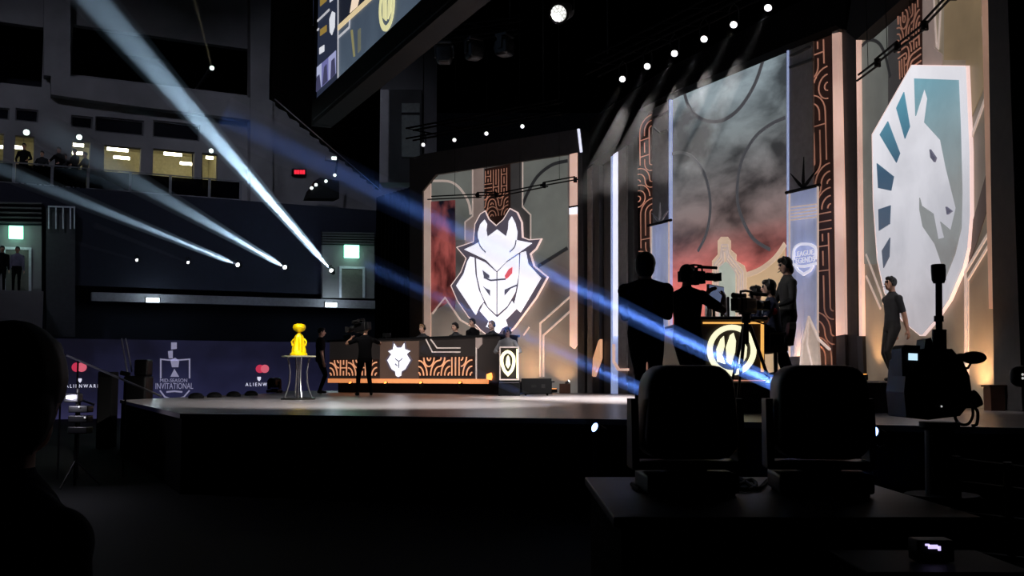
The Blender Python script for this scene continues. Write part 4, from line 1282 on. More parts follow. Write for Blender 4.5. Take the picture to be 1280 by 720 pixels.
def rrect(w, h, r, n=4, taper=1.0):
    pts = []
    for cx, cz, a0 in ((w / 2 - r, h / 2 - r, 0), (-w / 2 + r, h / 2 - r, 90), (-w / 2 + r, -h / 2 + r, 180), (w / 2 - r, -h / 2 + r, 270)):
        for k in range(n + 1):
            a = math.radians(a0 + 90 * k / n)
            pts.append((cx + r * math.cos(a), cz + r * math.sin(a)))
    return [(x * (taper + (1 - taper) * (0.5 - z / h)), z) for x, z in pts]


def loft(mb, rings):
    n = len(rings[0])
    vs, fs = [], []
    for r in rings:
        vs += [Vector(p) for p in r]
    for k in range(len(rings) - 1):
        for i in range(n):
            j = (i + 1) % n
            fs.append((k * n + i, k * n + j, (k + 1) * n + j, (k + 1) * n + i))
    fs += [tuple(range(n - 1, -1, -1)), tuple(range((len(rings) - 1) * n, len(rings) * n))]
    return mb.add(vs, fs)


def moving_head(loc, rz, s, label, w=0.46, h=0.45, taper=0.9, flip=False, group=None, plate=True):
    """yoke-mounted stage light; lens looks along +y."""
    t = thing('moving_head_light', label, 'stage light', loc, rz, group)
    k = -1 if flip else 1
    V = lambda x, y, z: Vector((x * s, y * s, z * s * k))
    m = MB()
    m.box(V(0, 0, 0.055), (0.42 * s, 0.36 * s, 0.09 * s), bev=0.02 * s)
    m.build('base', PLASTIC, t, True)
    for sx in (-1, 1):
        for sy in (-1, 1):
            MB().cyl(V(sx * 0.17, sy * 0.14, 0), V(sx * 0.17, sy * 0.14, 0.02), 0.025 * s).build('foot', RUBBER, t)
    MB().cyl(V(0, 0, 0.09), V(0, 0, 0.14), 0.1 * s, seg=18).build('pan_bearing', PLASTIC, t, True)
    hz = 0.16 + h / 2
    for sx in (-1, 1):
        x = sx * (w / 2 + 0.012)
        loft(MB(), [[V(x + sx * 0.025, y, z) for y, z in ((-0.08, 0.12), (0.08, 0.12), (0.06, hz + 0.06), (-0.06, hz + 0.06))],
                    [V(x - sx * 0.008, y, z) for y, z in ((-0.08, 0.12), (0.08, 0.12), (0.06, hz + 0.06), (-0.06, hz + 0.06))]]).build('yoke_arm', PLASTIC, t)
    MB().box(V(0, 0, 0.13), ((w + 0.07) * s, 0.16 * s, 0.04 * s), bev=0.01 * s).build('yoke_bar', PLASTIC, t, True)
    rings = []
    for y, f in ((-0.2, 0.8), (-0.185, 0.92), (-0.15, 0.985), (-0.1, 1.0), (0.08, 1.0), (0.16, 0.93), (0.2, 0.85)):
        rings.append([V(x * f, y, hz + z * f) for x, z in rrect(w, h, 0.1, 5, taper)])
    hd = loft(MB(), rings).build('head', PLASTIC, t, True)
    MB().lathe(V(0, 0.2, hz), (0, 1, 0), [(0, 0.15 * s), (0.05 * s, 0.15 * s), (0.055 * s, 0.13 * s)], 20).build('lens_ring', PLASTIC, hd, True)
    MB().lathe(V(0, 0.24, hz), (0, 1, 0), [(0, 0.125 * s), (0.02 * s, 0.08 * s)], 20).build('lens', GLASSL, hd, True)
    for z in (-0.06, 0.0, 0.06):
        MB().box(V(0, -0.203, hz + z), (0.2 * s, 0.01 * s, 0.018 * s)).build('vent_rib', RUBBER, hd)
    if plate:
        MB().box(V(0.02, -0.186, 0.056), (0.07 * s, 0.008 * s, 0.016 * s)).build('label_plate', mat('white label', (190, 190, 190), 0.6), t)
    return t


# dim fixtures hung under the ceiling between the cube and the wolf portal
ca, cb = at(525, 60, 25.5), at(650, 40, 24.5)
cb.z = ca.z = at(560, 40, 25).z
truss('lighting_truss', ca, cb, 'dim black lighting truss with hanging moving heads beside the video cube')
for k, f in enumerate((0.25, 0.55, 0.85)):
    q = ca.lerp(cb, f)
    moving_head((q.x, q.y, q.z - 0.17), 0.5 * k, 0.9, 'black moving head hung upside down by the video cube, %s along its truss' % ORD[k], flip=True, group='moving heads by the video cube', plate=False)
q = at(478.5, 101, 27)
t = can_light(q, at(470, 300, 12), 0.04, 'single pinpoint white lamp below the video cube', mat('small truss lamp'), up=0.2)
MB().cyl(q + Vector((0, 0, 0.2)), (q.x, q.y, 21.9), 0.01, seg=5).build('hanging_pipe', BLACK, t, world=True)

# lamps added on the ceiling out of view to brighten the stands and stage
for k, (hx, hy, tx, ty, tz, pw) in enumerate([(-20, 24, -19, 44, 9, 2600), (-8, 27, -9, 48, 9, 2600), (-2, 26, 1, 44, 8, 300)]):
    p = Vector((hx, hy, 20.8))
    tg = Vector((tx, ty, tz))
    t = can_light(p, tg, 0.2, ['wide house lamp on the ceiling facing the lounge windows', 'wide house lamp on the ceiling facing the lighting desk', 'wide house lamp on the ceiling above the stage'][k], mat('house lamp lens', (220, 225, 255), 0.3, em=(200, 205, 255), es=1.0), up=1.0)
    spot(t, p + (tg - p).normalized() * 0.1, tg, pw, (0.76, 0.8, 1.0), 52, 1.0, 0.3)

# ------------------------------------------------------------------ beams
SIDE = [(414, 338, 82, -40, 29, 1.65, 620000, 0.15), (356, 334, 60, 164, 27, 1.2, 200000, 0.2), (297, 331, -40, 194, 29, 0.95, 150000, 0.17), (235, 328, 120, 282, 36, 0.5, 2600, 0.05), (171, 325, 90, 302, 38, 0.5, 500, 0.05)]
SL = ['big bright white beam sweeping up across the suites', 'white beam rising towards the lounge windows', 'long thin white beam crossing the balcony rail', 'faint thin beam under the balcony beside the long beam', 'faintest thin beam under the balcony by the stair tower']
SLF = ['beam lamp on the balcony front with the biggest white beam', 'beam lamp on the balcony front aimed at the lounge windows', 'beam lamp on the balcony front with the long thin beam', 'beam lamp on the balcony front with a faint beam', 'beam lamp on the balcony front closest to the stair tower']
for (x, y, ex, ey, ed, ha, pw, de), l1, l2 in zip(SIDE, SL, SLF):
    a = ARENA.on(x, y, 3.3)
    e = at(ex, ey, ed)
    t = can_light(a, e, 0.09 if pw > 5000 else 0.06, l2, LAMPW, 'beam lamps on the balcony front', up=0.2)
    MB().cyl(a + Vector((0, 0, 0.2)), a + Vector((0, 0, 0.2)) - ARENA.n * 0.5, 0.03, seg=6).build('bracket', BLACK, t, world=True)
    beam(a, e, ha, l1, pw, (0.5, 0.75, 1.0), density=de, r0=0.09 if pw > 5000 else 0.05)
FR = [(1092, 540, 300, 156, 9.4, 6.6, 0.75, 130000, 'broad blue beam crossing in front of the camera operators'), (914, 538, 470, 336, 10.0, 7.8, 0.62, 34000, 'narrow blue beam rising past the pillars from behind the moving heads'),
      (743, 534, 540, 440, 11.0, 10.0, 0.55, 3000, 'thin blue beam across the front of the stage deck')]
FLF = ['blue beam lamp below the stage edge beside the broadcast camera', 'blue beam lamp below the stage edge between the two moving heads', 'dim blue beam lamp below the middle of the stage edge']
for (x, y, ex, ey, d0, d1, ha, pw, l1), l2 in zip(FR, FLF):
    a, e = at(x, y, d0), at(ex, ey, d1)
    t = can_light(a, e, 0.05 if pw > 2000 else 0.03, l2, LAMPB, 'blue beam lamps at the stage edge', up=-0.12)
    MB().cyl(a - Vector((0, 0, 0.12)), (a.x, a.y, 0.0), 0.02, seg=8).build('stand', BLACK, t, world=True)
    MB().lathe((a.x, a.y, 0), (0, 0, 1), [(0, 0.14), (0.02, 0.14), (0.03, 0.05)], 16).build('stand_base', BLACK, t, world=True)
    beam(a, e, ha, l1, pw, (0.13, 0.3, 1.0), density=0.6, r0=0.05 if pw > 5000 else 0.03)

# ------------------------------------------------------------------ left team desk
td = thing('team_desk', 'long dark team desk with copper patterns and a white wolf mark', 'desk', DESK.pt(-3, ST))
DESK.minz = ST
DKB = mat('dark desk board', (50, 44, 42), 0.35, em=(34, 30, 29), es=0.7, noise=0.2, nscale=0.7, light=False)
ub = [DESK.uz(412, 440)[0], DESK.uz(622, 440)[0]]
dzt = DESK.uz(560, 422.5)[1]
dzb = DESK.uz(560, 476.5)[1]
MB().uzplate(DESK, [(ub[0], dzb), (ub[1], dzb), (ub[1], dzt), (ub[0], dzt)], 0, 0.1).build('front_board', DKB, td, world=True)
MB().uzplate(DESK, [(ub[0] - 0.05, dzt), (ub[1] + 0.05, dzt), (ub[1] + 0.05, dzt + 0.05), (ub[0] - 0.05, dzt + 0.05)], 0.06, 0.85).build('top', BLACK, td, world=True)
for u in (ub[0], ub[1] - 0.06):
    MB().uzplate(DESK, [(u, dzb), (u + 0.06, dzb), (u + 0.06, dzt), (u, dzt)], -0.1, 0.65).build('end_board', BLACK, td, world=True)
dr = thing('desk_riser', 'long low black riser under the wolf team desk', 'riser', DESK.pt((ub[0] + ub[1]) / 2, ST, -1.2))
MB().uzplate(DESK, [(ub[0] + 0.1, ST), (ub[1] - 0.1, ST), (ub[1] - 0.1, dzb - 0.035), (ub[0] + 0.1, dzb - 0.035)], -0.25, 2.0).build('base', BLACK, dr, world=True)
MB().uzplate(DESK, [(ub[0] + 0.05, dzb - 0.035), (ub[1] - 0.05, dzb - 0.035), (ub[1] - 0.05, dzb - 0.002), (ub[0] + 0.05, dzb - 0.002)], -0.2, 2.1).build('top_board', CHARC, dr, world=True)
MB().uzplate(DESK, [(ub[0], dzb - 0.06), (ub[1] - 0.3, dzb - 0.06), (ub[1] - 0.3, dzb + 0.06), (ub[0], dzb + 0.06)], 0.05, 0.05).build('light_strip', mat('amber strip light', (230, 160, 110), 0.5, em=(226, 140, 84), es=0.9), td, world=True)
for x0, x1, y0, y1, sd in ((413, 473, 449, 470, 31), (524, 592, 445.5, 470, 32)):
    b_ = MB().plate(DESK, [(x0, y1), (x1, y1), (x1, y0), (x0, y0)], 0.03, 0.03).build('pattern_board', BRONZE, td, world=True)
    u0, z0 = DESK.uz(x0 + 0.5, y1 - 0.5)
    u1, z1 = DESK.uz(x1 - 0.5, y0 + 0.5)
    tag(maze(MB(), DESK, u0, u1, z0, z1, 0.4, 0.032, 0.05, sd, 3).build('pattern_lines', mat('orange copper pattern line', (220, 160, 120), 0.4, em=(226, 156, 116), es=0.9, light=False), b_, world=True), kind='stuff')
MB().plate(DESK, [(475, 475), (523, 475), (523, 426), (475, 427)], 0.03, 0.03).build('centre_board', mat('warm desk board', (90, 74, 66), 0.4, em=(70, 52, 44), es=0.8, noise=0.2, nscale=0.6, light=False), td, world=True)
z5 = lambda pts: [(400 + x / 5.333, 390 + y / 5.333) for x, y in pts]
wmk = MB().plate(DESK, z5([(484, 196), (478, 240), (448, 258), (466, 275), (436, 320), (465, 385), (490, 400), (520, 445), (550, 400), (575, 385), (612, 320), (586, 275), (604, 256), (572, 240), (566, 196), (545, 225), (508, 225)]), 0.06, 0.03).build('wolf_mark_ground', SHD, td, world=True)
MB().plate(DESK, z5([(492, 210), (486, 250), (454, 262), (476, 282), (448, 322), (478, 382), (500, 395), (506, 425), (520, 432), (536, 425), (542, 395), (565, 382), (600, 322), (575, 282), (598, 260), (564, 248), (560, 208), (542, 238), (510, 238)]), 0.075, 0.03).build('wolf_mark', WHITEL, wmk, world=True)
for pts in ([(500, 310), (525, 330), (550, 308)], [(525, 330), (525, 375)], [(500, 345), (515, 360)]):
    MB().ribbon(DESK, z5(pts), 0.03, 0.085, 0.02).build('wolf_mark_line', MARK, wmk, world=True)
for pts in ([(532, 424), (540, 440), (575, 440)], [(538, 424), (546, 435), (575, 435)], [(474, 427), (483, 446)], [(595, 476), (595, 422)], [(476, 427), (476, 475)]):
    MB().ribbon(DESK, pts, 0.03, 0.02, 0.02).build('board_line', LN, td, world=True)
MB().plate(DESK, [(594.5, 434), (594.5, 422.5), (602, 422), (602, 430), (597, 436)], 0.03, 0.03).build('pale_corner_panel', WP1, td, world=True)
MB().plate(DESK, [(608, 474), (608, 468), (613, 466), (614, 471), (613, 475)], 0.06, 0.05).build('lamp_glow_plate', AMBER, td, world=True)
for k, px in enumerate((438, 482, 526, 575)):
    p = DESK.on(px, 479, 0.12)
    t = thing('floor_uplight', 'small amber uplight on the plinth of the wolf desk, %s from the man in black' % ORD[k], 'uplight', p, 0, 'amber uplights under the wolf desk')
    MB().lathe(p, (-0.2, -0.4, 0.6), [(-0.12, 0.03), (-0.1, 0.055), (0.02, 0.065)], 12).build('can', BLACK, t, True, True)
    MB().lathe(p, (-0.2, -0.4, 0.6), [(0.0, 0.058), (0.03, 0.04)], 12).build('lens', AMBER, t, True, True)
    MB().cyl(p, p - DESK.n * 0.4 - Vector((0, 0, 0.06)), 0.02, seg=6).build('bracket', BLACK, t, world=True)

# podium with gold emblem, its black base, the road case and a small work lamp
PZ = 24.9
PO = Plane((0, PZ), (1, 0), (0, -1))
PO.minz = ST + 0.01
pb = thing('case_plinth', 'black case under the small emblem podium', 'case', PO.pt(PO.uz(636, 480)[0], ST, -0.3))
u0, u1 = PO.uz(623, 480)[0], PO.uz(650, 480)[0]
zpt = PO.uz(636, 475)[1]
MB().box(((u0 + u1) / 2, PZ + 0.3, (ST + zpt) / 2), (u1 - u0, 0.6, zpt - ST), bev=0.01).build('body', BLACK, pb, True, True)
MB().box(((u0 + u1) / 2, PZ - 0.005, zpt - 0.06), (u1 - u0 - 0.04, 0.02, 0.03)).build('trim', CHARC, pb, world=True)
po = thing('emblem_podium', 'small dark podium with a glowing pale gold emblem', 'podium', PO.pt(PO.uz(636, 475)[0], zpt, -0.25))
u0, u1 = PO.uz(624.5, 450)[0], PO.uz(648.5, 450)[0]
zpp = PO.uz(636, 433)[1]
MB().box(((u0 + u1) / 2, PZ + 0.28, (zpt + zpp) / 2), (u1 - u0, 0.5, zpp - zpt)).build('body', mat('dark podium board', (54, 48, 44), 0.4), po, world=True)
MB().ribbon(PO, [(625, 474.5), (625, 434), (648, 434), (648, 474.5)], 0.03, 0.04, 0.03, closed=True).build('edge_trim', LN, po, world=True)
MB().plate(PO, [(645.5, 473), (645.5, 436), (647.5, 436), (647.5, 473)], 0.05, 0.03).build('gold_strip', GOLDL, po, world=True)
el = bez([(635, 468), (630, 462), (627.2, 452), (628.5, 444), (634.5, 439.5), (641, 444), (642.5, 452), (640, 462), (635, 468)], 3)[:-1]
MB().ribbon(PO, el, 0.075, 0.06, 0.03, closed=True).build('emblem_ring', GOLDL, po, world=True)
MB().plate(PO, [(632, 456), (633, 447), (635, 444), (637, 447), (638, 456), (635, 461)], 0.05, 0.02).build('emblem_leaf', GOLDL, po, world=True)
rc = thing('road_case', 'black road case with a white label beside the emblem podium', 'road case', PO.pt(PO.uz(671, 480)[0], ST, -0.1))
u0, u1 = PO.uz(652, 480)[0], PO.uz(690, 480)[0]
zr = PO.uz(671, 473)[1]
MB().box(((u0 + u1) / 2, PZ + 0.5, (ST + 0.05 + zr) / 2), (u1 - u0, 0.5, zr - ST - 0.05), bev=0.015).build('body', BLACK, rc, True, True)
MB().box((u1 - 0.2, PZ + 0.245, (ST + zr) / 2 + 0.02), (0.09, 0.01, 0.09)).build('label', mat('white label'), rc, world=True)
MB().box((u0 + 0.3, PZ + 0.245, (ST + zr) / 2 + 0.02), (0.12, 0.012, 0.06)).build('handle', RUBBER, rc, world=True)
for u in (u0 + 0.1, u1 - 0.1):
    for y in (0.32, 0.68):
        MB().cyl((u - 0.02, PZ + y, ST + 0.03), (u + 0.02, PZ + y, ST + 0.03), 0.03).build('caster', RUBBER, rc, world=True)
fl = thing('floor_lamp', 'tiny bright lamp on a low brown box at the foot of the wolf screen', 'lamp', ground(706, 491.5, ST))
q = ground(706, 491.5, ST)
MB().box(q + Vector((0, 0, 0.13)), (0.3, 0.2, 0.26), bev=0.01).build('box', mat('brown ply box', (96, 64, 50), 0.6), fl, True, True)
MB().lathe(q + Vector((0.06, -0.05, 0.3)), (0.8, -0.2, 0.5), [(-0.06, 0.03), (0.06, 0.045)], 12).build('lamp_head', CHARC, fl, world=True)
MB().lathe(q + Vector((0.06, -0.05, 0.3)), (0.8, -0.2, 0.5), [(0.055, 0.042), (0.075, 0.02)], 12).build('bulb', LAMPW, fl, world=True)


def uplight(pl, px, off, label, tgt, power, col=(1.0, 0.5, 0.2), z=ST):
    u = pl.uz(px, 480)[0]
    p = pl.pt(u, z + 0.003, off)
    t = thing('panel_uplight', label, 'uplight', p)
    MB().box(p + Vector((0, 0, 0.06)), (0.22, 0.16, 0.1), bev=0.015).build('body', BLACK, t, True, True)
    MB().box(p + Vector((0, 0, 0.115)), (0.18, 0.12, 0.012)).build('lens', AMBER, t, world=True)
    spot(t, p + Vector((0, 0, 0.14)), pl.on(tgt[0], tgt[1], 0.0), power, col, 110, 0.9, 0.06)


uplight(WOLF, 664, 0.55, 'amber uplight behind the road case washing the wolf screen', (664, 420), 150)
uplight(WOLF, 704, 0.5, 'amber uplight at the foot of the wolf screen by the dark pillars', (706, 430), 90)
uplight(WOLF, 570, 0.45, 'amber uplight behind the wolf desk', (570, 430), 120)
uplight(LIQ, 1100, 0.35, 'amber uplight at the foot of the horse screen by the walking player', (1100, 380), 90, z=RZ)
uplight(LIQ, 1235, 0.32, 'amber uplight at the foot of the horse screen by the side drape', (1222, 400), 150)
uplight(MAIN, 1030, 0.6, 'amber uplight at the foot of the crystal plate', (1022, 400), 60, z=RZ)
bx_ = LIQ.on(1243, 500, 0.24)
m = MB().box((bx_.x, bx_.y, ST + 0.16), (0.2, 0.22, 0.32), bev=0.01)
m.box((bx_.x, bx_.y, ST + 0.335), (0.24, 0.26, 0.03), bev=0.005)
tag(wown(m, 'floor_box', mat('brown ply box')), 'small lidded brown box at the foot of the horse portal post', 'box')

# ------------------------------------------------------------------ trophy and its table
tp = ground(372.5, 499.5, ST)
tt = thing('trophy_table', 'round glass-topped trophy stand with curved steel legs', 'table', tp)
TZ = 0.875
MB().lathe((0, 0, TZ - 0.03), (0, 0, 1), [(0, 0.33), (0.01, 0.345), (0.025, 0.345), (0.03, 0.335)], 32).build('table_top', mat('lit pale table top', (200, 200, 170), 0.25), tt, True)
MB().lathe((0, 0, 0), (0, 0, 1), [(0, 0.34), (0.03, 0.34), (0.045, 0.3)], 32).build('base', mat('dark steel base', (70, 70, 66), 0.3, 0.8), tt, True)
for k in range(4):
    a = math.radians(25 + 90 * k)
    pts = [(r * math.cos(a), r * math.sin(a), z) for r, z in ((0.22, TZ - 0.03), (0.19, 0.7), (0.17, 0.55), (0.18, 0.35), (0.22, 0.18), (0.28, 0.04))]
    MB().tube(pts, 0.018, 8).build('leg', STEEL, tt, True)
MB().cyl((0, 0, 0.04), (0, 0, TZ - 0.03), 0.016).build('centre_rod', STEEL, tt)
GOLD = mat('polished yellow gold', (255, 214, 10), 0.32, 0.6)
tr = thing('trophy', 'golden robed trophy with a round top on the glass stand', 'trophy', tp + Vector((0, 0, TZ)))
MB().lathe((0, 0, 0), (0, 0, 1), [(0, 0.17), (0.03, 0.175), (0.06, 0.15), (0.09, 0.13)], 24).build('foot', GOLD, tr, True)
rings = []
for z, r, w in ((0.08, 0.13, 0.02), (0.16, 0.115, 0.018), (0.24, 0.1, 0.014), (0.32, 0.092, 0.01), (0.38, 0.085, 0.008), (0.42, 0.06, 0.004), (0.45, 0.035, 0.0)):
    rings.append([((r + w * math.cos(6 * t)) * math.cos(t), (r + w * math.cos(6 * t)) * math.sin(t), z) for t in [2 * math.pi * i / 36 for i in range(36)]])
loft(MB(), rings).build('robed_body', GOLD, tr, True)
MB().lathe((0, 0, 0.44), (0, 0, 1), [(0, 0.03), (0.025, 0.028), (0.04, 0.07), (0.07, 0.11), (0.12, 0.13), (0.16, 0.125), (0.19, 0.095), (0.205, 0.04)], 24).build('round_top', GOLD, tr, True)
for sx in (-1, 1):
    MB().tube([(sx * 0.1, 0, 0.34), (sx * 0.15, 0, 0.28), (sx * 0.13, 0, 0.2)], 0.018, 8).build('handle', GOLD, tr, True)
lz = MAIN.on(778, 99, TOFF)
tl = can_light(Vector((tp.x - 0.6, tp.y - 6, 9.6)), tp + Vector((0, 0, 1.2)), 0.1, 'narrow spotlight above the stage front aimed at the golden trophy', LAMPW, up=0.4)
spot(tl, Vector((tp.x - 0.6, tp.y - 5.9, 9.5)), tp + Vector((0, 0, 1.15)), 9500, (1.0, 0.95, 0.6), 4.6, 0.5, 0.05)
MB().cyl((tp.x - 0.6, tp.y - 6, 10.0), (tp.x - 0.6, tp.y - 6, 21.9), 0.02, seg=6).build('hanging_pipe', BLACK, tl, world=True)

# unseen key spotlights added over the stage to brighten the two teams
for k, (p, tg, pw, sz, lab) in enumerate(((Vector((-3.6, 14.0, 9.2)), Vector((4.1, 14.4, 2.3)), 1500, 17, 'key spotlight over the stage aimed at the emblem desk team'), (Vector((1.5, 14.4, 9.4)), Vector((6.2, 17.2, 2.2)), 1300, 15, 'key spotlight over the stage aimed at the player by the horse shield'),
                                         (Vector((-6.5, 18, 9.8)), Vector((-1.8, 28.2, 2.3)), 4200, 26, 'key spotlight over the stage aimed at the wolf desk team'))):
    t = can_light(p, tg, 0.1, lab, LAMPW, 'key spotlights over the stage', up=0.4)
    d = (tg - p).normalized()
    spot(t, p + d * 0.12, tg, pw, (1.0, 0.93, 0.88), sz, 0.7, 0.08)
    MB().cyl(p - d * 0.16 + Vector((0, 0, 0.4)), (p.x - d.x * 0.16, p.y - d.y * 0.16, 21.9), 0.02, seg=6).build('hanging_pipe', BLACK, t, world=True)

wy = ARENA.on(265, 85, 0.85)
beam(wy, at(238, -20, 40), 1.0, 'faint warm beam rising from the lamp in the upper suite', 2600, (1.0, 0.85, 0.5), density=0.08, r0=0.08)

# ================================================================== PEOPLE
def ik(a, b, l1, l2, pole):
    a, b = Vector(a), Vector(b)
    d = b - a
    L = min(d.length, (l1 + l2) * 0.999)
    d.normalize()
    b2 = a + d * L
    x = (l1 * l1 - l2 * l2 + L * L) / (2 * L)
    h = math.sqrt(max(0, l1 * l1 - x * x))
    p = Vector(pole)
    p = (p - d * p.dot(d))
    if p.length < 1e-5:
        p = d.orthogonal()
    p.normalize()
    return a + d * x + p * h, b2


class Body:
    def __init__(s):
        s.mb = MB()
        s.pr = []

    def cap(s, a, b, r1, r2, t):
        a, b = Vector(a), Vector(b)
        d = b - a
        L = d.length
        if L < 1e-5:
            return
        prof = []
        for k in range(5):
            q = -math.pi / 2 + math.pi / 2 * k / 4
            prof.append((r1 * math.sin(q), r1 * math.cos(q)))
        for k in range(5):
            q = math.pi / 2 * k / 4
            prof.append((L + r2 * math.sin(q), r2 * math.cos(q)))
        s.mb.lathe(a, d, prof, 12)
        s.pr.append(('c', a, b, r1, r2, t))

    def ell(s, c, r, t, rot=None):
        R = rot if rot is not None else Matrix.Identity(3)
        s.mb.ball(c, r, R, 14, 10)
        s.pr.append(('e', Vector(c), Vector(r), R, t))

    def rings(s, rs, t_of):
        """stack of ellipses (centre, rx, ry) for the trunk."""
        n = 18
        R = [[Vector((c[0] + rx * math.cos(q), c[1] + ry * math.sin(q), c[2])) for q in [2 * math.pi * i / n for i in range(n)]] for c, rx, ry in rs]
        loft(s.mb, R)
        for k in range(len(rs) - 1):
            (c1, x1, y1), (c2, x2, y2) = rs[k], rs[k + 1]
            c = [(c1[i] + c2[i]) / 2 for i in range(3)]
            s.pr.append(('e', Vector(c), Vector(((x1 + x2) / 2, (y1 + y2) / 2, abs(c2[2] - c1[2]) * 0.6 + 0.02)), Matrix.Identity(3), t_of[k]))

    def dist(s, P):
        out, tags = [], []
        for p in s.pr:
            if p[0] == 'c':
                a, b = np.array(p[1]), np.array(p[2])
                ab = b - a
                h = np.clip(((P - a) @ ab) / (ab @ ab), 0, 1)
                dd = np.linalg.norm(P - a - h[:, None] * ab, axis=1) - (p[3] + (p[4] - p[3]) * h)
                tags.append(p[5])
            else:
                R = np.array(p[3])
                q = (P - np.array(p[1])) @ R
                r = np.array(p[2])
                k0 = np.linalg.norm(q / r, axis=1)
                k1 = np.linalg.norm(q / (r * r), axis=1) + 1e-9
                dd = k0 * (k0 - 1.0) / k1
                tags.append(p[4])
            out.append(dd)
        return np.array(out), tags

    def mesh(s, name, voxel, mats, smooth_n=2):
        me = bpy.data.meshes.new('raw')
        me.from_pydata([tuple(v) for v in s.mb.v], [], s.mb.f)
        bm = bmesh.new()
        bm.from_mesh(me)
        bmesh.ops.recalc_face_normals(bm, faces=bm.faces)
        bm.to_mesh(me)
        bm.free()
        o = bpy.data.objects.new('raw', me)
        COL.objects.link(o)
        md = o.modifiers.new('r', 'REMESH')
        md.mode = 'VOXEL'
        md.voxel_size = voxel
        if smooth_n:
            sm = o.modifiers.new('s', 'SMOOTH')
            sm.factor = 0.5
            sm.iterations = smooth_n
        dg = bpy.context.evaluated_depsgraph_get()
        out = bpy.data.meshes.new_from_object(o.evaluated_get(dg))
        out.name = name
        bpy.data.objects.remove(o)
        bpy.data.meshes.remove(me)
        n = len(out.polygons)
        C = np.empty(n * 3)
        out.polygons.foreach_get('center', C)
        D, tags = s.dist(C.reshape(-1, 3))
        keys = list(mats.keys())
        idx = np.array([keys.index(t) for t in tags])[np.argmin(D, axis=0)]
        out.materials.clear()
        for k in keys:
            out.materials.append(mats[k])
        out.polygons.foreach_set('material_index', idx.astype(np.int32))
        out.shade_smooth()
        out.update()
        return out


def hand(B, wrist, d, n, side, curl=0.5, thumb=1.0):
    """palm, four unequal bent fingers and a thumb off the side of the palm."""
    d = Vector(d).normalized()
    n = Vector(n)
    n = (n - d * n.dot(d)).normalized()
    w = d.cross(n) * side
    pc = Vector(wrist) + d * 0.05
    R = Matrix((w, d, n)).transposed()
    B.ell(pc, (0.04, 0.054, 0.017), 'skin', R)
    for k, (o, L) in enumerate(((-0.029, 0.066), (-0.01, 0.078), (0.01, 0.074), (0.028, 0.058))):
        b0 = pc + d * 0.04 + w * o
        c1, c2 = curl * 0.7, curl * 1.6
        d1 = (d * math.cos(c1) + n * math.sin(c1))
        d2 = (d * math.cos(c2) + n * math.sin(c2))
        m = b0 + d1 * L * 0.52
        B.cap(b0, m, 0.0095, 0.009, 'skin')
        B.cap(m, m + d2 * L * 0.5, 0.009, 0.0075, 'skin')
    t0 = pc - d * 0.02 - w * 0.034
    t1 = t0 + (d * 0.6 - w * 0.7 + n * 0.35).normalized() * 0.034 * thumb
    B.cap(t0, t1, 0.012, 0.0105, 'skin')
    B.cap(t1, t1 + (d * 0.9 - w * 0.2 + n * 0.4).normalized() * 0.03, 0.0105, 0.0085, 'skin')


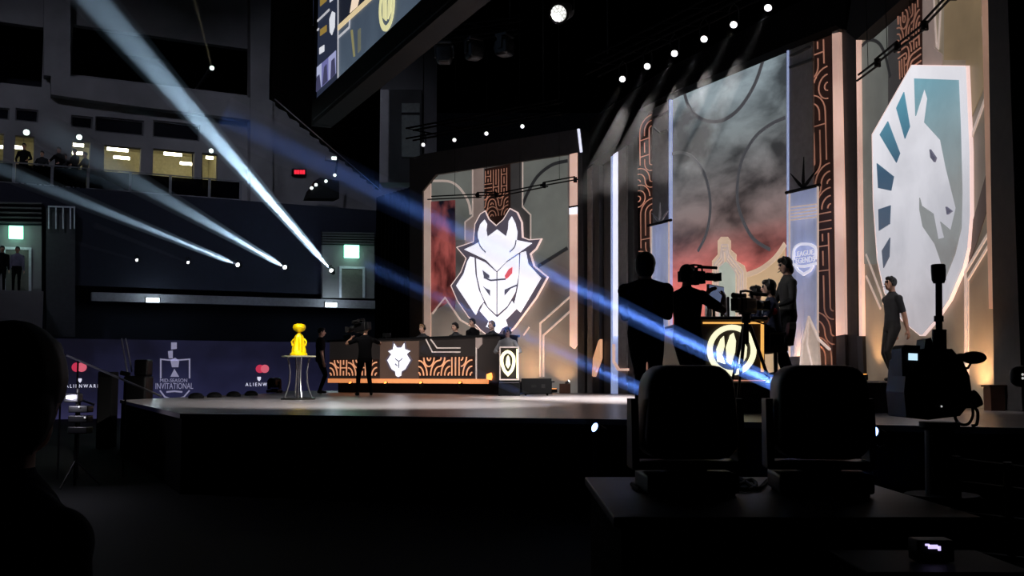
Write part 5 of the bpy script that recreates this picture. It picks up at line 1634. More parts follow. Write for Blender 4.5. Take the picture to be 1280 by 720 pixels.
def person(label, loc, rz, height=1.75, top=CLB, bottom=CLB, hair=HAIRB, skin=SKIN, sleeve='long', lh=(-0.25, 0.06, 0.8), rh=(0.25, 0.06, 0.8),
           lpole=(-0.6, -0.8, 0), rpole=(0.6, -0.8, 0), pelvis=(0, 0, 0.93), chest=(0, 0.0), lf=(-0.1, 0, 0.08), rf=(0.1, 0, 0.08), kpole=(0, 1, 0.1),
           head_yaw=0.0, head_pitch=0.0, curl=0.5, voxel=0.012, hair_len=0.0, cap=False, headset=False, bulk=1.0, group=None, hn=(0, 0, 0), lean_neck=0.0, stripe=None, hv=1.0):
    s_ = height / 1.75
    B = Body()
    px, py, pz = pelvis
    cx, cy = px + chest[0], py + chest[1]
    up = 0.5 if True else 0
    sz = pz + 0.5
    k = bulk
    tr_ = [((px, py, pz - 0.1), 0.15 * k, 0.105 * k), ((px, py, pz - 0.02), 0.168 * k, 0.118 * k), ((px + chest[0] * 0.15, py + chest[1] * 0.15, pz + 0.07), 0.158 * k, 0.11 * k), ((px + chest[0] * 0.45, py + chest[1] * 0.45, pz + 0.2), 0.152 * k, 0.105 * k),
           ((px + chest[0] * 0.75, py + chest[1] * 0.75, pz + 0.34), 0.172 * k, 0.118 * k), ((cx, cy, pz + 0.44), 0.178 * k, 0.112 * k), ((cx, cy, pz + 0.51), 0.13 * k, 0.085 * k), ((cx, cy, pz + 0.55), 0.07, 0.065)]
    B.rings(tr_, ['bot', 'bot', 'top', 'top', 'top', 'top', 'top'])
    # neck and head
    nb = Vector((cx, cy - 0.01, pz + 0.52))
    hc = Vector((cx, cy + 0.025 + lean_neck, pz + 0.695))
    B.cap(nb, hc - Vector((0, 0.01, 0.03)), 0.057, 0.052, 'skin')
    Rh = Euler((head_pitch, 0, head_yaw)).to_matrix()
    H = lambda x, y, z: hc + Rh @ Vector((x, y, z))
    B.ell(hc, (0.074, 0.092, 0.112), 'skin', Rh)
    B.ell(H(0, 0.03, -0.065), (0.052, 0.055, 0.05), 'skin', Rh)
    B.cap(H(0, 0.09, 0.012), H(0, 0.108, -0.022), 0.009, 0.014, 'skin')
    for sx in (-1, 1):
        B.ell(H(sx * 0.076, -0.008, -0.008), (0.012, 0.022, 0.032), 'skin', Rh)
        B.ell(H(sx * 0.03, 0.082, 0.012), (0.015, 0.01, 0.009), 'eye', Rh)
        B.cap(H(sx * 0.016, 0.092, 0.033), H(sx * 0.046, 0.078, 0.033), 0.008, 0.006, 'hair')
    B.cap(H(-0.02, 0.088, -0.052), H(0.02, 0.088, -0.052), 0.006, 0.006, 'lip')
    B.ell(H(0, -0.018, 0.035), (0.085 * hv, 0.095 * hv, 0.096 * hv), 'hair', Rh)
    if hv > 1.05:
        B.ell(H(0, -0.04, -0.02), (0.08 * hv, 0.075 * hv, 0.09 * hv), 'hair', Rh)
        B.cap(nb, hc - Vector((0, 0.03, 0.04)), 0.068, 0.066, 'skin')
    B.ell(H(0, 0.04, 0.085), (0.066, 0.056, 0.04), 'hair', Rh)
    for sx in (-1, 1):
        B.ell(H(sx * 0.062, -0.02, 0.02), (0.022, 0.06, 0.05), 'hair', Rh)
    if hair_len > 0:
        B.ell(H(0, -0.05, -0.05), (0.075, 0.055, 0.07 + hair_len), 'hair', Rh)
    if cap:
        B.ell(H(0, 0.0, 0.075), (0.09, 0.1, 0.06), 'top', Rh)
        B.ell(H(0, 0.1, 0.06), (0.065, 0.07, 0.012), 'top', Rh)
    # arms
    for sd, wr, pole in ((-1, lh, lpole), (1, rh, rpole)):
        sh = Vector((cx + sd * 0.18 * k, cy, pz + 0.435))
        el, wr = ik(sh, wr, 0.285, 0.255, pole)
        B.ell(sh, (0.07 * k, 0.068 * k, 0.068 * k), 'top')
        B.cap(Vector((cx + sd * 0.04, cy, pz + 0.5)), sh, 0.055 * k, 0.06 * k, 'top')
        mid = sh.lerp(el, 0.75)
        B.cap(sh, mid, 0.062 * k, 0.053 * k, 'top')
        B.cap(mid, el, 0.05 * k, 0.044, 'top' if sleeve == 'long' else 'skin')
        B.cap(el, el.lerp(wr, 0.4), 0.045, 0.043, 'arm')
        B.cap(el.lerp(wr, 0.4), wr, 0.042, 0.029, 'arm')
        dirn = (wr - el).normalized()
        hn_ = Vector(hn) if Vector(hn).length > 0 else Vector((-sd, 0.3, 0))
        hand(B, wr, dirn, hn_, -sd if Vector(hn).length == 0 else -sd, curl)
    # legs
    for sd, ft in ((-1, lf), (1, rf)):
        hp = Vector((px + sd * 0.09, py, pz - 0.04))
        kn, an = ik(hp, ft, 0.435, 0.425, kpole)
        B.cap(hp, hp.lerp(kn, 0.5), 0.092 * k, 0.078 * k, 'bot')
        B.cap(hp.lerp(kn, 0.5), kn, 0.078 * k, 0.059, 'bot')
        B.cap(kn, kn.lerp(an, 0.35), 0.058, 0.058, 'bot')
        B.cap(kn.lerp(an, 0.35), an, 0.057, 0.046, 'bot')
        fd = Vector((0.12 * sd, 1, 0)).normalized()
        hl = Vector((an.x, an.y, an.z - 0.045)) - fd * 0.035
        B.cap(hl, hl + fd * 0.11, 0.038, 0.037, 'shoe')
        B.cap(hl + fd * 0.1, hl + fd * 0.19 - Vector((0, 0, 0.006)), 0.038, 0.029, 'shoe')
    mats = {'skin': skin, 'top': top, 'bot': bottom, 'hair': hair, 'shoe': SHOE, 'eye': EYEM, 'lip': mat('lips', (150, 86, 80), 0.5), 'arm': top if sleeve == 'long' else skin}
    me = B.mesh('person', voxel, mats)
    zmin = min((v.co.z for v in me.vertices))
    o = bpy.data.objects.new('person', me)
    COL.objects.link(o)
    o.location = Vector(loc) - Vector((0, 0, zmin * s_ if pelvis[2] > 0.8 else 0))
    o.rotation_euler = (0, 0, rz)
    o.scale = (s_, s_, s_)
    tag(o, label, 'person', group)
    if headset:
        pts = [H(0.088 * math.cos(q), -0.005, 0.005 + 0.125 * math.sin(q)) for q in [math.pi * i / 14 for i in range(15)]]
        hd = MB().tube(pts, 0.011, 8).build('headset', PLASTIC, o, True)
        for sx in (-1, 1):
            MB().lathe(H(sx * 0.075, -0.005, -0.005), Rh @ Vector((sx, 0, 0)), [(0, 0.036), (0.01, 0.042), (0.028, 0.04), (0.034, 0.025)], 14).build('ear_cup', PLASTIC, hd, True)
        MB().tube([H(0.09, 0.02, -0.03), H(0.085, 0.08, -0.06), H(0.03, 0.12, -0.065)], 0.005, 6).build('boom_mic', PLASTIC, hd, True)
    if stripe:
        for q in stripe:
            MB().ball(q[0], q[1], seg=10, rings=6).build('jersey_badge', q[2], o, True)
    return o


# ------------------------------------------------------------------ cameras
def camera_rig(label, loc, rz, s=1.0, cat='camera', mic=True, name='broadcast_camera', tally=None, pitch=0.0):
    """shoulder-style broadcast camera, lens along +y, origin under its body."""
    t = thing(name, label, cat, loc, rz)
    t.rotation_euler = (pitch, 0, rz)
    P = lambda *v: Vector(v) * s
    bd = MB().box(P(0, 0, 0.1), (0.12 * s, 0.34 * s, 0.19 * s), bev=0.02 * s).build('body', PLASTIC, t, True)
    MB().box(P(0.062, 0.02, 0.11), (0.006 * s, 0.2 * s, 0.1 * s)).build('side_panel', CHARC, bd)
    MB().lathe(P(0, 0.17, 0.12), (0, 1, 0), [(0, 0.05 * s), (0.05 * s, 0.055 * s), (0.06 * s, 0.062 * s), (0.16 * s, 0.062 * s), (0.17 * s, 0.055 * s), (0.2 * s, 0.06 * s)], 18).build('lens', PLASTIC, t, True)
    lh_ = loft(MB(), [[P(x * w, y, 0.12 + z * w) for x, z in ((-1, -0.75), (1, -0.75), (1, 0.75), (-1, 0.75))] for y, w in ((0.36, 0.06), (0.44, 0.085))]).build('lens_hood', RUBBER, t)
    MB().lathe(P(0, 0.37, 0.12), (0, 1, 0), [(0, 0.045 * s), (0.02 * s, 0.02 * s)], 16).build('front_glass', GLASSL, lh_, True)
    MB().tube([P(0, -0.12, 0.19), P(0, -0.11, 0.27), P(0, 0.0, 0.285), P(0, 0.13, 0.28), P(0, 0.15, 0.2)], 0.016 * s, 8).build('handle', PLASTIC, t, True)
    vf = MB().cyl(P(-0.06, 0.09, 0.23), P(-0.16, 0.09, 0.23), 0.03 * s).build('viewfinder', PLASTIC, t, True)
    MB().cyl(P(-0.13, 0.09, 0.23), P(-0.13, -0.08, 0.23), 0.028 * s, 0.036 * s).build('eyepiece', RUBBER, vf, True)
    MB().box(P(0, -0.22, 0.1), (0.1 * s, 0.1 * s, 0.16 * s), bev=0.012 * s).build('battery', PLASTIC, t, True)
    MB().box(P(0, -0.02, -0.005), (0.09 * s, 0.16 * s, 0.02 * s), bev=0.005 * s).build('shoulder_pad', RUBBER, t, True)
    if mic:
        m_ = MB().cyl(P(0.07, 0.02, 0.25), P(0.07, 0.36, 0.25), 0.024 * s).build('microphone', RUBBER, t, True)
        MB().tube([P(0.0, 0.1, 0.27), P(0.07, 0.1, 0.25)], 0.008 * s, 6).build('mic_clip', PLASTIC, m_)
    if tally:
        MB().box(P(tally[0], -0.275, tally[1]), (0.05 * s, 0.01 * s, 0.03 * s)).build('lit_display', tally[2], t)
    return t


def tripod(label, loc, h, spread, rz=0.0, s=1.0):
    t = thing('tripod', label, 'tripod', loc, rz)
    MB().lathe((0, 0, h - 0.1), (0, 0, 1), [(0, 0.05), (0.04, 0.06), (0.06, 0.05), (0.1, 0.055)], 14).build('fluid_head', PLASTIC, t, True)
    MB().cyl((0, 0, h - 0.35), (0, 0, h - 0.1), 0.03).build('centre_column', PLASTIC, t)
    for k in range(3):
        a = math.radians(90 + 120 * k)
        x, y = math.cos(a), math.sin(a)
        MB().cyl((0.04 * x, 0.04 * y, h - 0.12), (0.55 * spread * x, 0.55 * spread * y, h * 0.42), 0.024, 0.02, 8).build('upper_leg', PLASTIC, t, True)
        lg = MB().cyl((0.5 * spread * x, 0.5 * spread * y, h * 0.48), (spread * x, spread * y, 0.03), 0.016, 0.014, 8).build('lower_leg', STEEL if False else PLASTIC, t, True)
        MB().ball((spread * x, spread * y, 0.02), (0.03, 0.03, 0.02), seg=10, rings=6).build('foot', RUBBER, lg, True)
        MB().cyl((0, 0, h * 0.36), (0.62 * spread * x, 0.62 * spread * y, h * 0.36), 0.008, seg=6).build('spreader', PLASTIC, t)
    MB().tube([(0, -0.03, h - 0.05), (0.05, -0.25, h - 0.12), (0.06, -0.4, h - 0.18)], 0.01, 6).build('pan_bar', PLASTIC, t)
    return t


def face(dx, dy):
    """heading that points local +y along (dx, dy)."""
    return math.atan2(-dx, dy)


# camera operators at the stage front
c1 = at(808, 470, 11.3)
person('crew member in black standing with back turned beside the shoulder-camera operator', (c1.x, c1.y, ST), face(0.25, 1), 1.79, lh=(-0.12, 0.3, 1.1), rh=(0.12, 0.32, 1.12), lpole=(-0.35, -0.3, -1), rpole=(0.35, -0.3, -1), voxel=0.011, bulk=1.2, head_pitch=-0.1, hv=1.32, lf=(-0.08, 0, 0.08), rf=(0.08, 0, 0.08))
c2 = at(860, 470, 12.0)
person('camera operator in black aiming a shoulder camera towards the seated team', (c2.x, c2.y, ST), face(0.75, 0.75), 1.76, lh=(-0.02, 0.4, 1.42), rh=(0.3, 0.3, 1.36), lpole=(-0.3, 0.2, -1), rpole=(1, -0.1, -1), voxel=0.011, bulk=1.12, sleeve='short', lf=(-0.14, 0.05, 0.08), rf=(0.13, -0.06, 0.08), head_yaw=-0.1)
hp = at(866, 344, 12.0)
camera_rig('black shoulder camera held by the operator beside the emblem desk', (hp.x + 0.02, hp.y + 0.02, hp.z - 0.1), face(0.9, 0.45), 0.78, name='shoulder_camera')

# right team desk with emblem end
D2 = Plane((0, 14.0), (1, 0), (0, -1))
D2.minz = RZ
ed = thing('emblem_desk', 'dark desk end with a large glowing round emblem and gold edge light', 'desk', (D2.uz(917, 470)[0], 14.2, RZ))
x0, x1 = D2.uz(876, 470)[0], D2.uz(957.5, 470)[0]
zt = D2.uz(917, 398)[1]
DBD = mat('dark brown desk body', (44, 37, 35), 0.4)
MB().box(((x0 + x1) / 2, 14.04, (RZ + zt) / 2 - 0.01), (x1 - x0 - 0.02, 0.07, zt - RZ - 0.02)).build('end_panel', DBD, ed, world=True)
MB().box((x0 + 0.16, 14.02 + 1.9, (RZ + zt) / 2 - 0.01), (0.28, 3.7, zt - RZ - 0.02)).build('front_panel', DBD, ed, world=True)
MB().box(((x0 + x1) / 2, 17.78, (RZ + zt) / 2 - 0.01), (x1 - x0 - 0.02, 0.07, zt - RZ - 0.02)).build('end_panel', DBD, ed, world=True)
MB().box(((x0 + x1) / 2, 14.0 + 1.9, zt), (x1 - x0 + 0.06, 3.9, 0.05), bev=0.01).build('top', CHARC, ed, True, True)
MB().ribbon(D2, [(879, 403.5), (954.5, 403.5)], 0.025, 0.03, 0.03).build('gold_edge_light', GOLDE, ed, world=True)
MB().plate(D2, [(951.5, 465), (951.5, 405), (955, 405), (955, 465)], 0.03, 0.03).build('gold_edge_light', GOLDE, ed, world=True)
MB().ribbon(D2, [(879, 475.5), (957, 475.5)], 0.02, 0.03, 0.03).build('gold_edge_light', mat('dim rosy edge light', (220, 170, 150), 0.5, em=(190, 130, 108), es=0.8, light=False), ed, world=True)
el = [(915 + 27.5 * math.cos(q), 437.5 + 28.5 * math.sin(q)) for q in [2 * math.pi * i / 40 for i in range(40)]]
MB().ribbon(D2, el, 0.07, 0.05, 0.04, closed=True).build('emblem_ring', GOLDL, ed, world=True)
MB().plate(D2, [(906, 463), (924, 463), (921, 466), (915, 470.5), (909, 466)], 0.06, 0.04).build('emblem_tip', GOLDL, ed, world=True)
for pts in ([(897, 452), (896, 436), (901, 424), (905, 420), (906, 432), (903, 444), (907, 455)], [(909, 452), (908, 434), (913, 419), (917, 416), (920, 426), (919, 440), (914, 456)], [(922, 455), (924, 438), (930, 427), (934, 434), (933, 446), (928, 455)]):
    MB().plate(D2, pts, 0.045, 0.03).build('emblem_flame', GOLDL, ed, world=True)


def monitor(label, loc, rz, group=None):
    t = thing('monitor', label, 'monitor', loc, rz, group)
    MB().box((0, 0, 0.29), (0.56, 0.035, 0.34), bev=0.01).build('housing', PLASTIC, t, True)
    MB().box((0, 0.019, 0.29), (0.53, 0.004, 0.31)).build('display', mat('dim monitor display', (60, 70, 90), 0.3, em=(90, 105, 140), es=0.6, light=False), t)
    MB().cyl((0, -0.03, 0.01), (0, -0.03, 0.2), 0.022).build('stand', PLASTIC, t)
    MB().lathe((0, -0.02, 0), (0, 0, 1), [(0, 0.12), (0.012, 0.12), (0.016, 0.05)], 20).build('base', PLASTIC, t, True)
    return t


mz = zt + 0.026
for k, (px, d, a) in enumerate(((895, 14.45, -2.15), (905, 15.6, -1.8), (909, 16.8, -1.7))):
    q = at(px, 400, d)
    monitor(['dark monitor turned away at the open end of the emblem desk', 'second dark monitor along the emblem desk', 'third dark monitor along the emblem desk'][k], (q.x, d, mz), a)
for k, (px, d, h_) in enumerate(((884, 14.3, 0.24), (887, 14.3, 0.22))):
    q = at(px, 390, d)
    m = MB().lathe((0, 0, 0), (0, 0, 1), [(0, 0.028), (0.01, 0.032), (h_ * 0.65, 0.032), (h_ * 0.8, 0.014), (h_, 0.014)], 12)
    tag(own(m, 'water_bottle', mat('pale bottle plastic', (190, 195, 200), 0.2), (q.x, d, mz), 0, True), ['taller pale bottle on the emblem desk beside the monitor', 'shorter pale bottle on the emblem desk beside the monitor'][k], 'bottle')


def gaming_chair(loc, rz, label, group=None):
    t = thing('gaming_chair', label, 'chair', loc, rz, group)
    MB().box((0, 0.06, 0.46), (0.5, 0.42, 0.1), bev=0.04).build('seat', PLASTIC, t, True)
    rr_ = [[(x, -0.17 - 0.05 * f + yy, 0.5 + 0.32 * f) for x, yy in ((-w, -0.05), (w, -0.05), (w, 0.04), (-w, 0.04))] for f, w in ((0, 0.22), (0.3, 0.25), (0.7, 0.26), (0.9, 0.2), (1.0, 0.14))]
    loft(MB(), rr_).build('backrest', PLASTIC, t)
    MB().cyl((0, 0, 0.1), (0, 0, 0.42), 0.03).build('gas_lift', STEEL, t)
    for sx in (-1, 1):
        MB().tube([(sx * 0.26, 0.1, 0.48), (sx * 0.3, 0.1, 0.66), (sx * 0.3, -0.12, 0.66)], 0.02, 6).build('armrest', PLASTIC, t)
    for k in range(5):
        a = math.radians(72 * k)
        lg = MB().cyl((0, 0, 0.12), (0.3 * math.cos(a), 0.3 * math.sin(a), 0.07), 0.025, 0.02, 8).build('base_leg', PLASTIC, t)
        MB().ball((0.3 * math.cos(a), 0.3 * math.sin(a), 0.03), 0.03, seg=8, rings=6).build('caster', RUBBER, lg, True)
    return t


def seated(label, px, d, rz, z0, height=1.75, reach=(0.36, 0.98), group=None, chair=None, **kw):
    q = at(px, 470, d)
    cw, sw = math.cos(rz), math.sin(rz)
    if chair:
        gaming_chair((q.x, q.y, z0), rz, chair)
    return person(label, (q.x, q.y, z0), rz, height, pelvis=(0, 0, 0.63), lf=(-0.14, 0.42, 0.08), rf=(0.14, 0.42, 0.08), kpole=(0, 0.6, 1),
                  lh=(-0.16, reach[0], reach[1] - 0.1), rh=(0.16, reach[0], reach[1] - 0.1), lpole=(-1, -0.3, -0.8), rpole=(1, -0.3, -0.8), headset=True, group=group, **kw)


seated('seated player in navy jersey with red sleeve and headset at the emblem desk', 970, 14.4, face(-1, 0.15), RZ, 1.72, top=CLN, skin=SKIN2, sleeve='short', voxel=0.011, chest=(0, 0.05), hair_len=0.01, chair='black gaming chair under the player closest to the round emblem',
       stripe=[((-0.235, 0.03, 0.98), (0.03, 0.05, 0.05), mat('red sleeve cloth', (150, 30, 44), 0.8)), ((-0.06, 0.175, 0.98), (0.03, 0.01, 0.025), CLW)])
seated('seated player in navy jersey half hidden behind the desk camera', 954, 15.4, face(-1, 0.1), RZ, 1.72, top=CLN, skin=SKIN2, sleeve='short', voxel=0.014, chest=(0, 0.06), chair='black gaming chair under the half hidden player')
q = at(987, 470, 14.95)
person('coach in dark suit with headset standing behind the seated player', (q.x, q.y, RZ), face(-1, -0.1), 1.8, top=mat('dark grey suit', (24, 24, 28), 0.8), bottom=CLB, lh=(-0.12, 0.2, 1.05), rh=(0.12, 0.22, 1.08), lpole=(-1, -0.4, -0.3), rpole=(1, -0.4, -0.3), voxel=0.011, headset=True, head_pitch=-0.25, skin=SKIN2, hair_len=0.02)
q = at(1117, 470, 17.3)
person('player in charcoal jersey and headset walking in front of the horse shield', (q.x, q.y, RZ), face(-1, -0.25), 1.74, top=CLG, bottom=mat('dark grey trousers', (30, 29, 30), 0.85), skin=SKIN, sleeve='short', lh=(-0.2, -0.16, 0.82), rh=(0.2, -0.18, 0.84), lpole=(-0.5, -1, 0), rpole=(0.5, -1, 0), voxel=0.011, headset=True, head_pitch=0.12, lf=(-0.1, 0.06, 0.08), rf=(0.1, -0.08, 0.08), chest=(0, -0.02))

# desk camera on tripod in front of the emblem
q = at(934, 470, 12.4)
tripod('tall black tripod in front of the round emblem', (q.x, q.y, ST), 1.2, 0.42, 0.5)
tc_ = camera_rig('black camera on the tripod in front of the round emblem', (q.x, q.y, ST + 1.215), face(0.7, 0.7), 0.95, name='tripod_camera')

# ------------------------------------------------------------------ left stage people
q = at(400, 470, 28.7)
person('man in black standing beside the trophy stand facing the team desk', (q.x, q.y, ST), face(1, 0.2), 1.8, skin=SKIN2, sleeve='short', lh=(-0.24, 0.08, 0.82), rh=(0.24, 0.08, 0.82), voxel=0.014, bulk=1.12)
q = at(456, 470, 25.6)
person('camera operator in black filming the wolf desk with a shoulder camera', (q.x, q.y, ST), face(-0.35, 1), 1.74, sleeve='short', lh=(-0.3, 0.28, 1.4), rh=(0.22, 0.28, 1.42), lpole=(-1, -0.1, -0.6), rpole=(1, -0.1, -0.6), voxel=0.014, bulk=1.05, lf=(-0.17, 0.0, 0.08), rf=(0.17, 0.03, 0.08))
hp = at(453, 411, 25.6)
camera_rig('grey shoulder camera of the operator at the wolf desk', (hp.x - 0.02, hp.y + 0.03, hp.z - 0.08), face(-0.8, 0.7), 1.15, name='shoulder_camera', pitch=-0.12)
zpl = dzb
for k, (px, dd, hr, hl) in enumerate(((497, 0.95, HAIRL, 'fair-haired'), (538, 0.95, HAIRB, 'dark-haired'), (584, 0.95, HAIRL, 'broad'))):
    p_ = DESK.pt(DESK.uz(px, 430)[0], 0, 0) - DESK.n * dd
    rzz = face(DESK.n.x, DESK.n.y)
    lab = ['fair-haired player seated behind the wolf mark of the team desk', 'dark-haired player seated behind the copper pattern between wolf mark and podium', 'brown-haired player seated near the pale corner of the team desk'][k]
    person(lab, (p_.x, p_.y, zpl), rzz, 1.78, pelvis=(0, 0, 0.74), lf=(-0.14, 0.42, 0.08), rf=(0.14, 0.42, 0.08), kpole=(0, 0.6, 1), lh=(-0.16, 0.36, 0.85), rh=(0.16, 0.36, 0.85), lpole=(-1, -0.3, -0.8), rpole=(1, -0.3, -0.8), headset=True, top=CLG, hair=hr, skin=SKIN2, voxel=0.016, sleeve='short')
    gaming_chair((p_.x, p_.y, zpl), rzz, ['black gaming chair behind the wolf mark of the desk', 'black gaming chair behind the copper pattern nearer the podium', 'black gaming chair near the pale desk corner'][k]).scale = (1, 1, 1.25)
    mp_ = DESK.pt(DESK.uz(px - 9, 430)[0], 0, 0) - DESK.n * 0.35
p_ = DESK.pt(DESK.uz(534, 430)[0], 0, 0) - DESK.n * 1.75
person('standing crew member behind the dark-haired player at the wolf desk', (p_.x, p_.y, zpl), face(DESK.n.x, DESK.n.y), 1.74, top=CLB, voxel=0.016, skin=SKIN2, headset=True)
q = at(634, 470, 26.5)
person('player in white jersey leaning behind the small emblem podium', (-0.1, 25.78, ST), face(-0.2, -1), 1.66, top=CLW, bottom=CLB, skin=SKIN2, headset=True, voxel=0.016, lh=(-0.2, 0.25, 1.1), rh=(0.2, 0.25, 1.1), chest=(0, 0.06))
for k, px in enumerate((424, 441, 473)):
    p_ = DESK.pt(DESK.uz(px, 430)[0], dzt + 0.05, 0) - DESK.n * 0.3
    m = MB()
    monitor(['low monitor on the wolf desk beside the man in black', 'low monitor on the wolf desk behind the camera operator', 'low monitor on the wolf desk next to the wolf mark'][k], p_, face(-DESK.n.x, -DESK.n.y)).scale = (0.6, 0.6, 0.35)

# ------------------------------------------------------------------ balcony and doorway people
for k, (px, hh, lab) in enumerate(((29, 1.76, 'person standing at the rail in front of the lit doorway farthest from the video cube'), (52, 1.68, 'dim person at the balcony rail between the doorways'), (73, 1.74, 'dim person with bent arm at the balcony rail by the second doorway'),
                                   (81, 1.66, 'shorter dim person crowded at the balcony rail'), (93, 1.72, 'person leaning at the rail in front of the second lit doorway'), (106, 1.8, 'taller person standing in the second lit doorway'))):
    p_ = ARENA.on(px, 215, 1.1 if k % 2 else 1.95)
    person(lab, (p_.x, p_.y, deckz), face(0.3 - 0.2 * k, -1), hh, top=[CLB, mat('dark jacket', (20, 20, 24), 0.9)][k % 2], bottom=CLB, skin=SKIN, voxel=0.022, lh=(-0.2, 0.3, 1.02), rh=(0.24, 0.1 + 0.1 * (k % 3), 0.9 + 0.1 * (k % 3)))
p0 = ARENA.on(20, 364, 5.0)
LZ = p0.z
u0, u1 = ARENA.uz(-40, 364, 5)[0], ARENA.uz(54, 364, 5)[0]
m = MB().uzplate(ARENA, [(u0, LZ - 1.4), (u1, LZ - 1.4), (u1, LZ), (u0, LZ)], 5.4, 2.2)
ld = thing('landing', 'grey landing in front of the corner exit door', 'landing', ARENA.pt((u0 + u1) / 2, 0, 4.3))
m.build('slab', CONC, ld, world=True)
MB().uzplate(ARENA, [(u0, 0), (u1 - 0.3, 0), (u1 - 0.3, LZ - 1.4), (u0, LZ - 1.4)], 5.2, 1.9).build('support', DARKW, ld, world=True)
for k, (px, lab) in enumerate(((1, 'dark person waiting beside the corner exit door'), (20, 'person in pale top at the corner exit door'))):
    p_ = ARENA.on(px, 362, 4.3)
    person(lab, (p_.x, p_.y, LZ), face(0.4, -1), 1.75, top=CLB if k == 0 else mat('grey violet top', (110, 106, 126), 0.85), voxel=0.022)

# ------------------------------------------------------------------ foreground
EQ = 0.93
tb_ = thing('equipment_table', 'low black equipment platform carrying the two moving heads', 'platform', (1.4, 4.9, 0))
MB().box((1.1, 4.85, EQ - 0.02), (1.42, 1.6, 0.04), bev=0.008).build('top', mat('dark grey platform top', (78, 74, 76), 0.5), tb_, True, True)
MB().box((1.1, 4.85, (EQ - 0.04) / 2), (1.36, 1.54, EQ - 0.04)).build('skirt', DEEP, tb_, world=True)
q = at(851, 470, 5.0)
moving_head((q.x, 4.9, EQ), 0.05, 1.0, 'black moving-head stage light with trailing cables on the platform', w=0.45, h=0.43, taper=0.86, plate=False)
q2 = at(1013, 470, 5.0)
moving_head((q2.x, 4.9, EQ), -0.08, 1.0, 'black moving-head stage light with a small white label on the platform', w=0.42, h=0.43, taper=0.95)
for k, pts in enumerate(([(905, 600), (920, 606), (938, 600), (945, 606), (934, 612), (915, 610)], [(790, 605), (800, 612), (815, 609), (824, 615)], [(900, 596), (925, 598), (946, 611), (960, 600)])):
    P_ = [ground(x, y, EQ + 0.012) for x, y in bez(pts, 5)]
    tag(wown(MB().tube(P_, 0.011, 6), 'cable', RUBBER, True), ['looped black cable between the two moving heads', 'short black cable beside the moving head without a label', 'long black cable running under the labelled moving head'][k], 'cable')
for k, (pts, c_, lab) in enumerate((([(1004, 627), (1030, 619), (1064, 621), (1064, 632), (1040, 635)], (150, 170, 205), 'bluish sheet of paper lying on the platform'), ([(1046, 612), (1048, 606), (1062, 607), (1061, 613)], (150, 140, 138), 'small grey card on the platform beside the labelled moving head'))):
    f = [ground(x, y, EQ + 0.004) for x, y in pts]
    m = MB().prism(f, [p - Vector((0, 0, 0.003)) for p in f])
    tag(wown(m, 'paper_sheet', mat('paper %d' % k, c_, 0.7)), lab, 'paper')

# broadcast camera on pedestal, right foreground
fx, fy = at(1172, 470, 6.0).x, 6.0
pdl = thing('camera_pedestal', 'black camera pedestal under the big broadcast camera', 'pedestal', (fx, fy, 0))
MB().lathe((0, 0, 0), (0, 0, 1), [(0.1, 0.13), (0.5, 0.12), (0.52, 0.09), (0.95, 0.085), (1.16, 0.08), (1.18, 0.11), (1.21, 0.11)], 20).build('column', PLASTIC, pdl, True)
for k in range(3):
    a = math.radians(30 + 120 * k)
    lg = MB().cyl((0, 0, 0.16), (0.42 * math.cos(a), 0.42 * math.sin(a), 0.1), 0.05, 0.035).build('dolly_leg', PLASTIC, pdl, True)
    MB().cyl((0.42 * math.cos(a) - 0.03, 0.42 * math.sin(a), 0.07), (0.42 * math.cos(a) + 0.03, 0.42 * math.sin(a), 0.07), 0.07).build('wheel', RUBBER, lg, True)
MB().lathe((0, 0, 0.75), (0, 0, 1), [(0, 0.2), (0.03, 0.22), (0.05, 0.2)], 24).build('steering_ring', RUBBER, pdl, True)
bc = thing('broadcast_camera', 'big black broadcast camera silhouette with an upright pole, beside the horse portal', 'camera', (fx, fy, 1.215))


def FP(px, py, dd=0.0):
    return at(px, py, fy + dd) - Vector((fx, fy, 1.215))


def fprism(pts, d0, d1, name, m_, par=bc):
    f = [FP(x, y, d0) for x, y in pts]
    b = [Vector((p.x, p.y + d1 - d0, p.z)) for p in f]
    return MB().prism(f, b).build(name, m_, par)


fprism([(1133, 522), (1130, 490), (1134, 450), (1150, 436), (1190, 436), (1204, 452), (1212, 470), (1216, 500), (1200, 520), (1160, 525)], -0.12, 0.16, 'body', PLASTIC)
fprism([(1128, 470), (1127, 436), (1131, 431), (1150, 432), (1152, 470)], -0.16, 0.0, 'viewfinder', PLASTIC)
fprism([(1136, 450), (1136, 441.5), (1147, 442), (1147, 450.5)], -0.166, -0.158, 'lit_display', mat('pale blue display light', (190, 220, 240), 0.4, em=(186, 220, 240), es=1.2))
fprism([(1155, 440), (1157, 424), (1164, 422), (1168, 440)], -0.08, 0.05, 'top_box', PLASTIC)
MB().cyl(FP(1174, 440), FP(1173.5, 352), 0.019).build('pole', PLASTIC, bc, True)
MB().cyl(FP(1174, 440), FP(1174, 412), 0.042, 0.04).build('pole_socket', PLASTIC, bc, True)
MB().cyl(FP(1173.5, 402), FP(1173.5, 395), 0.027).build('pole_clamp', PLASTIC, bc, True)
MB().lathe(FP(1173.5, 354), (0, 0, 1), [(0, 0.03), (0.02, 0.039), (0.075, 0.041), (0.105, 0.04), (0.11, 0.034)], 18).build('pole_head', PLASTIC, bc, True)
MB().ball(FP(1217, 447), (0.075, 0.04, 0.037), seg=16, rings=10).build('foam_microphone', RUBBER, bc, True)
MB().tube([FP(1186, 450), FP(1200, 446), FP(1215, 446)], 0.02, 8).build('mic_arm', PLASTIC, bc, True)
MB().tube([FP(1192, 454), FP(1200, 461), FP(1210, 460), FP(1214, 453)], 0.008, 6).build('mic_loop', PLASTIC, bc, True)
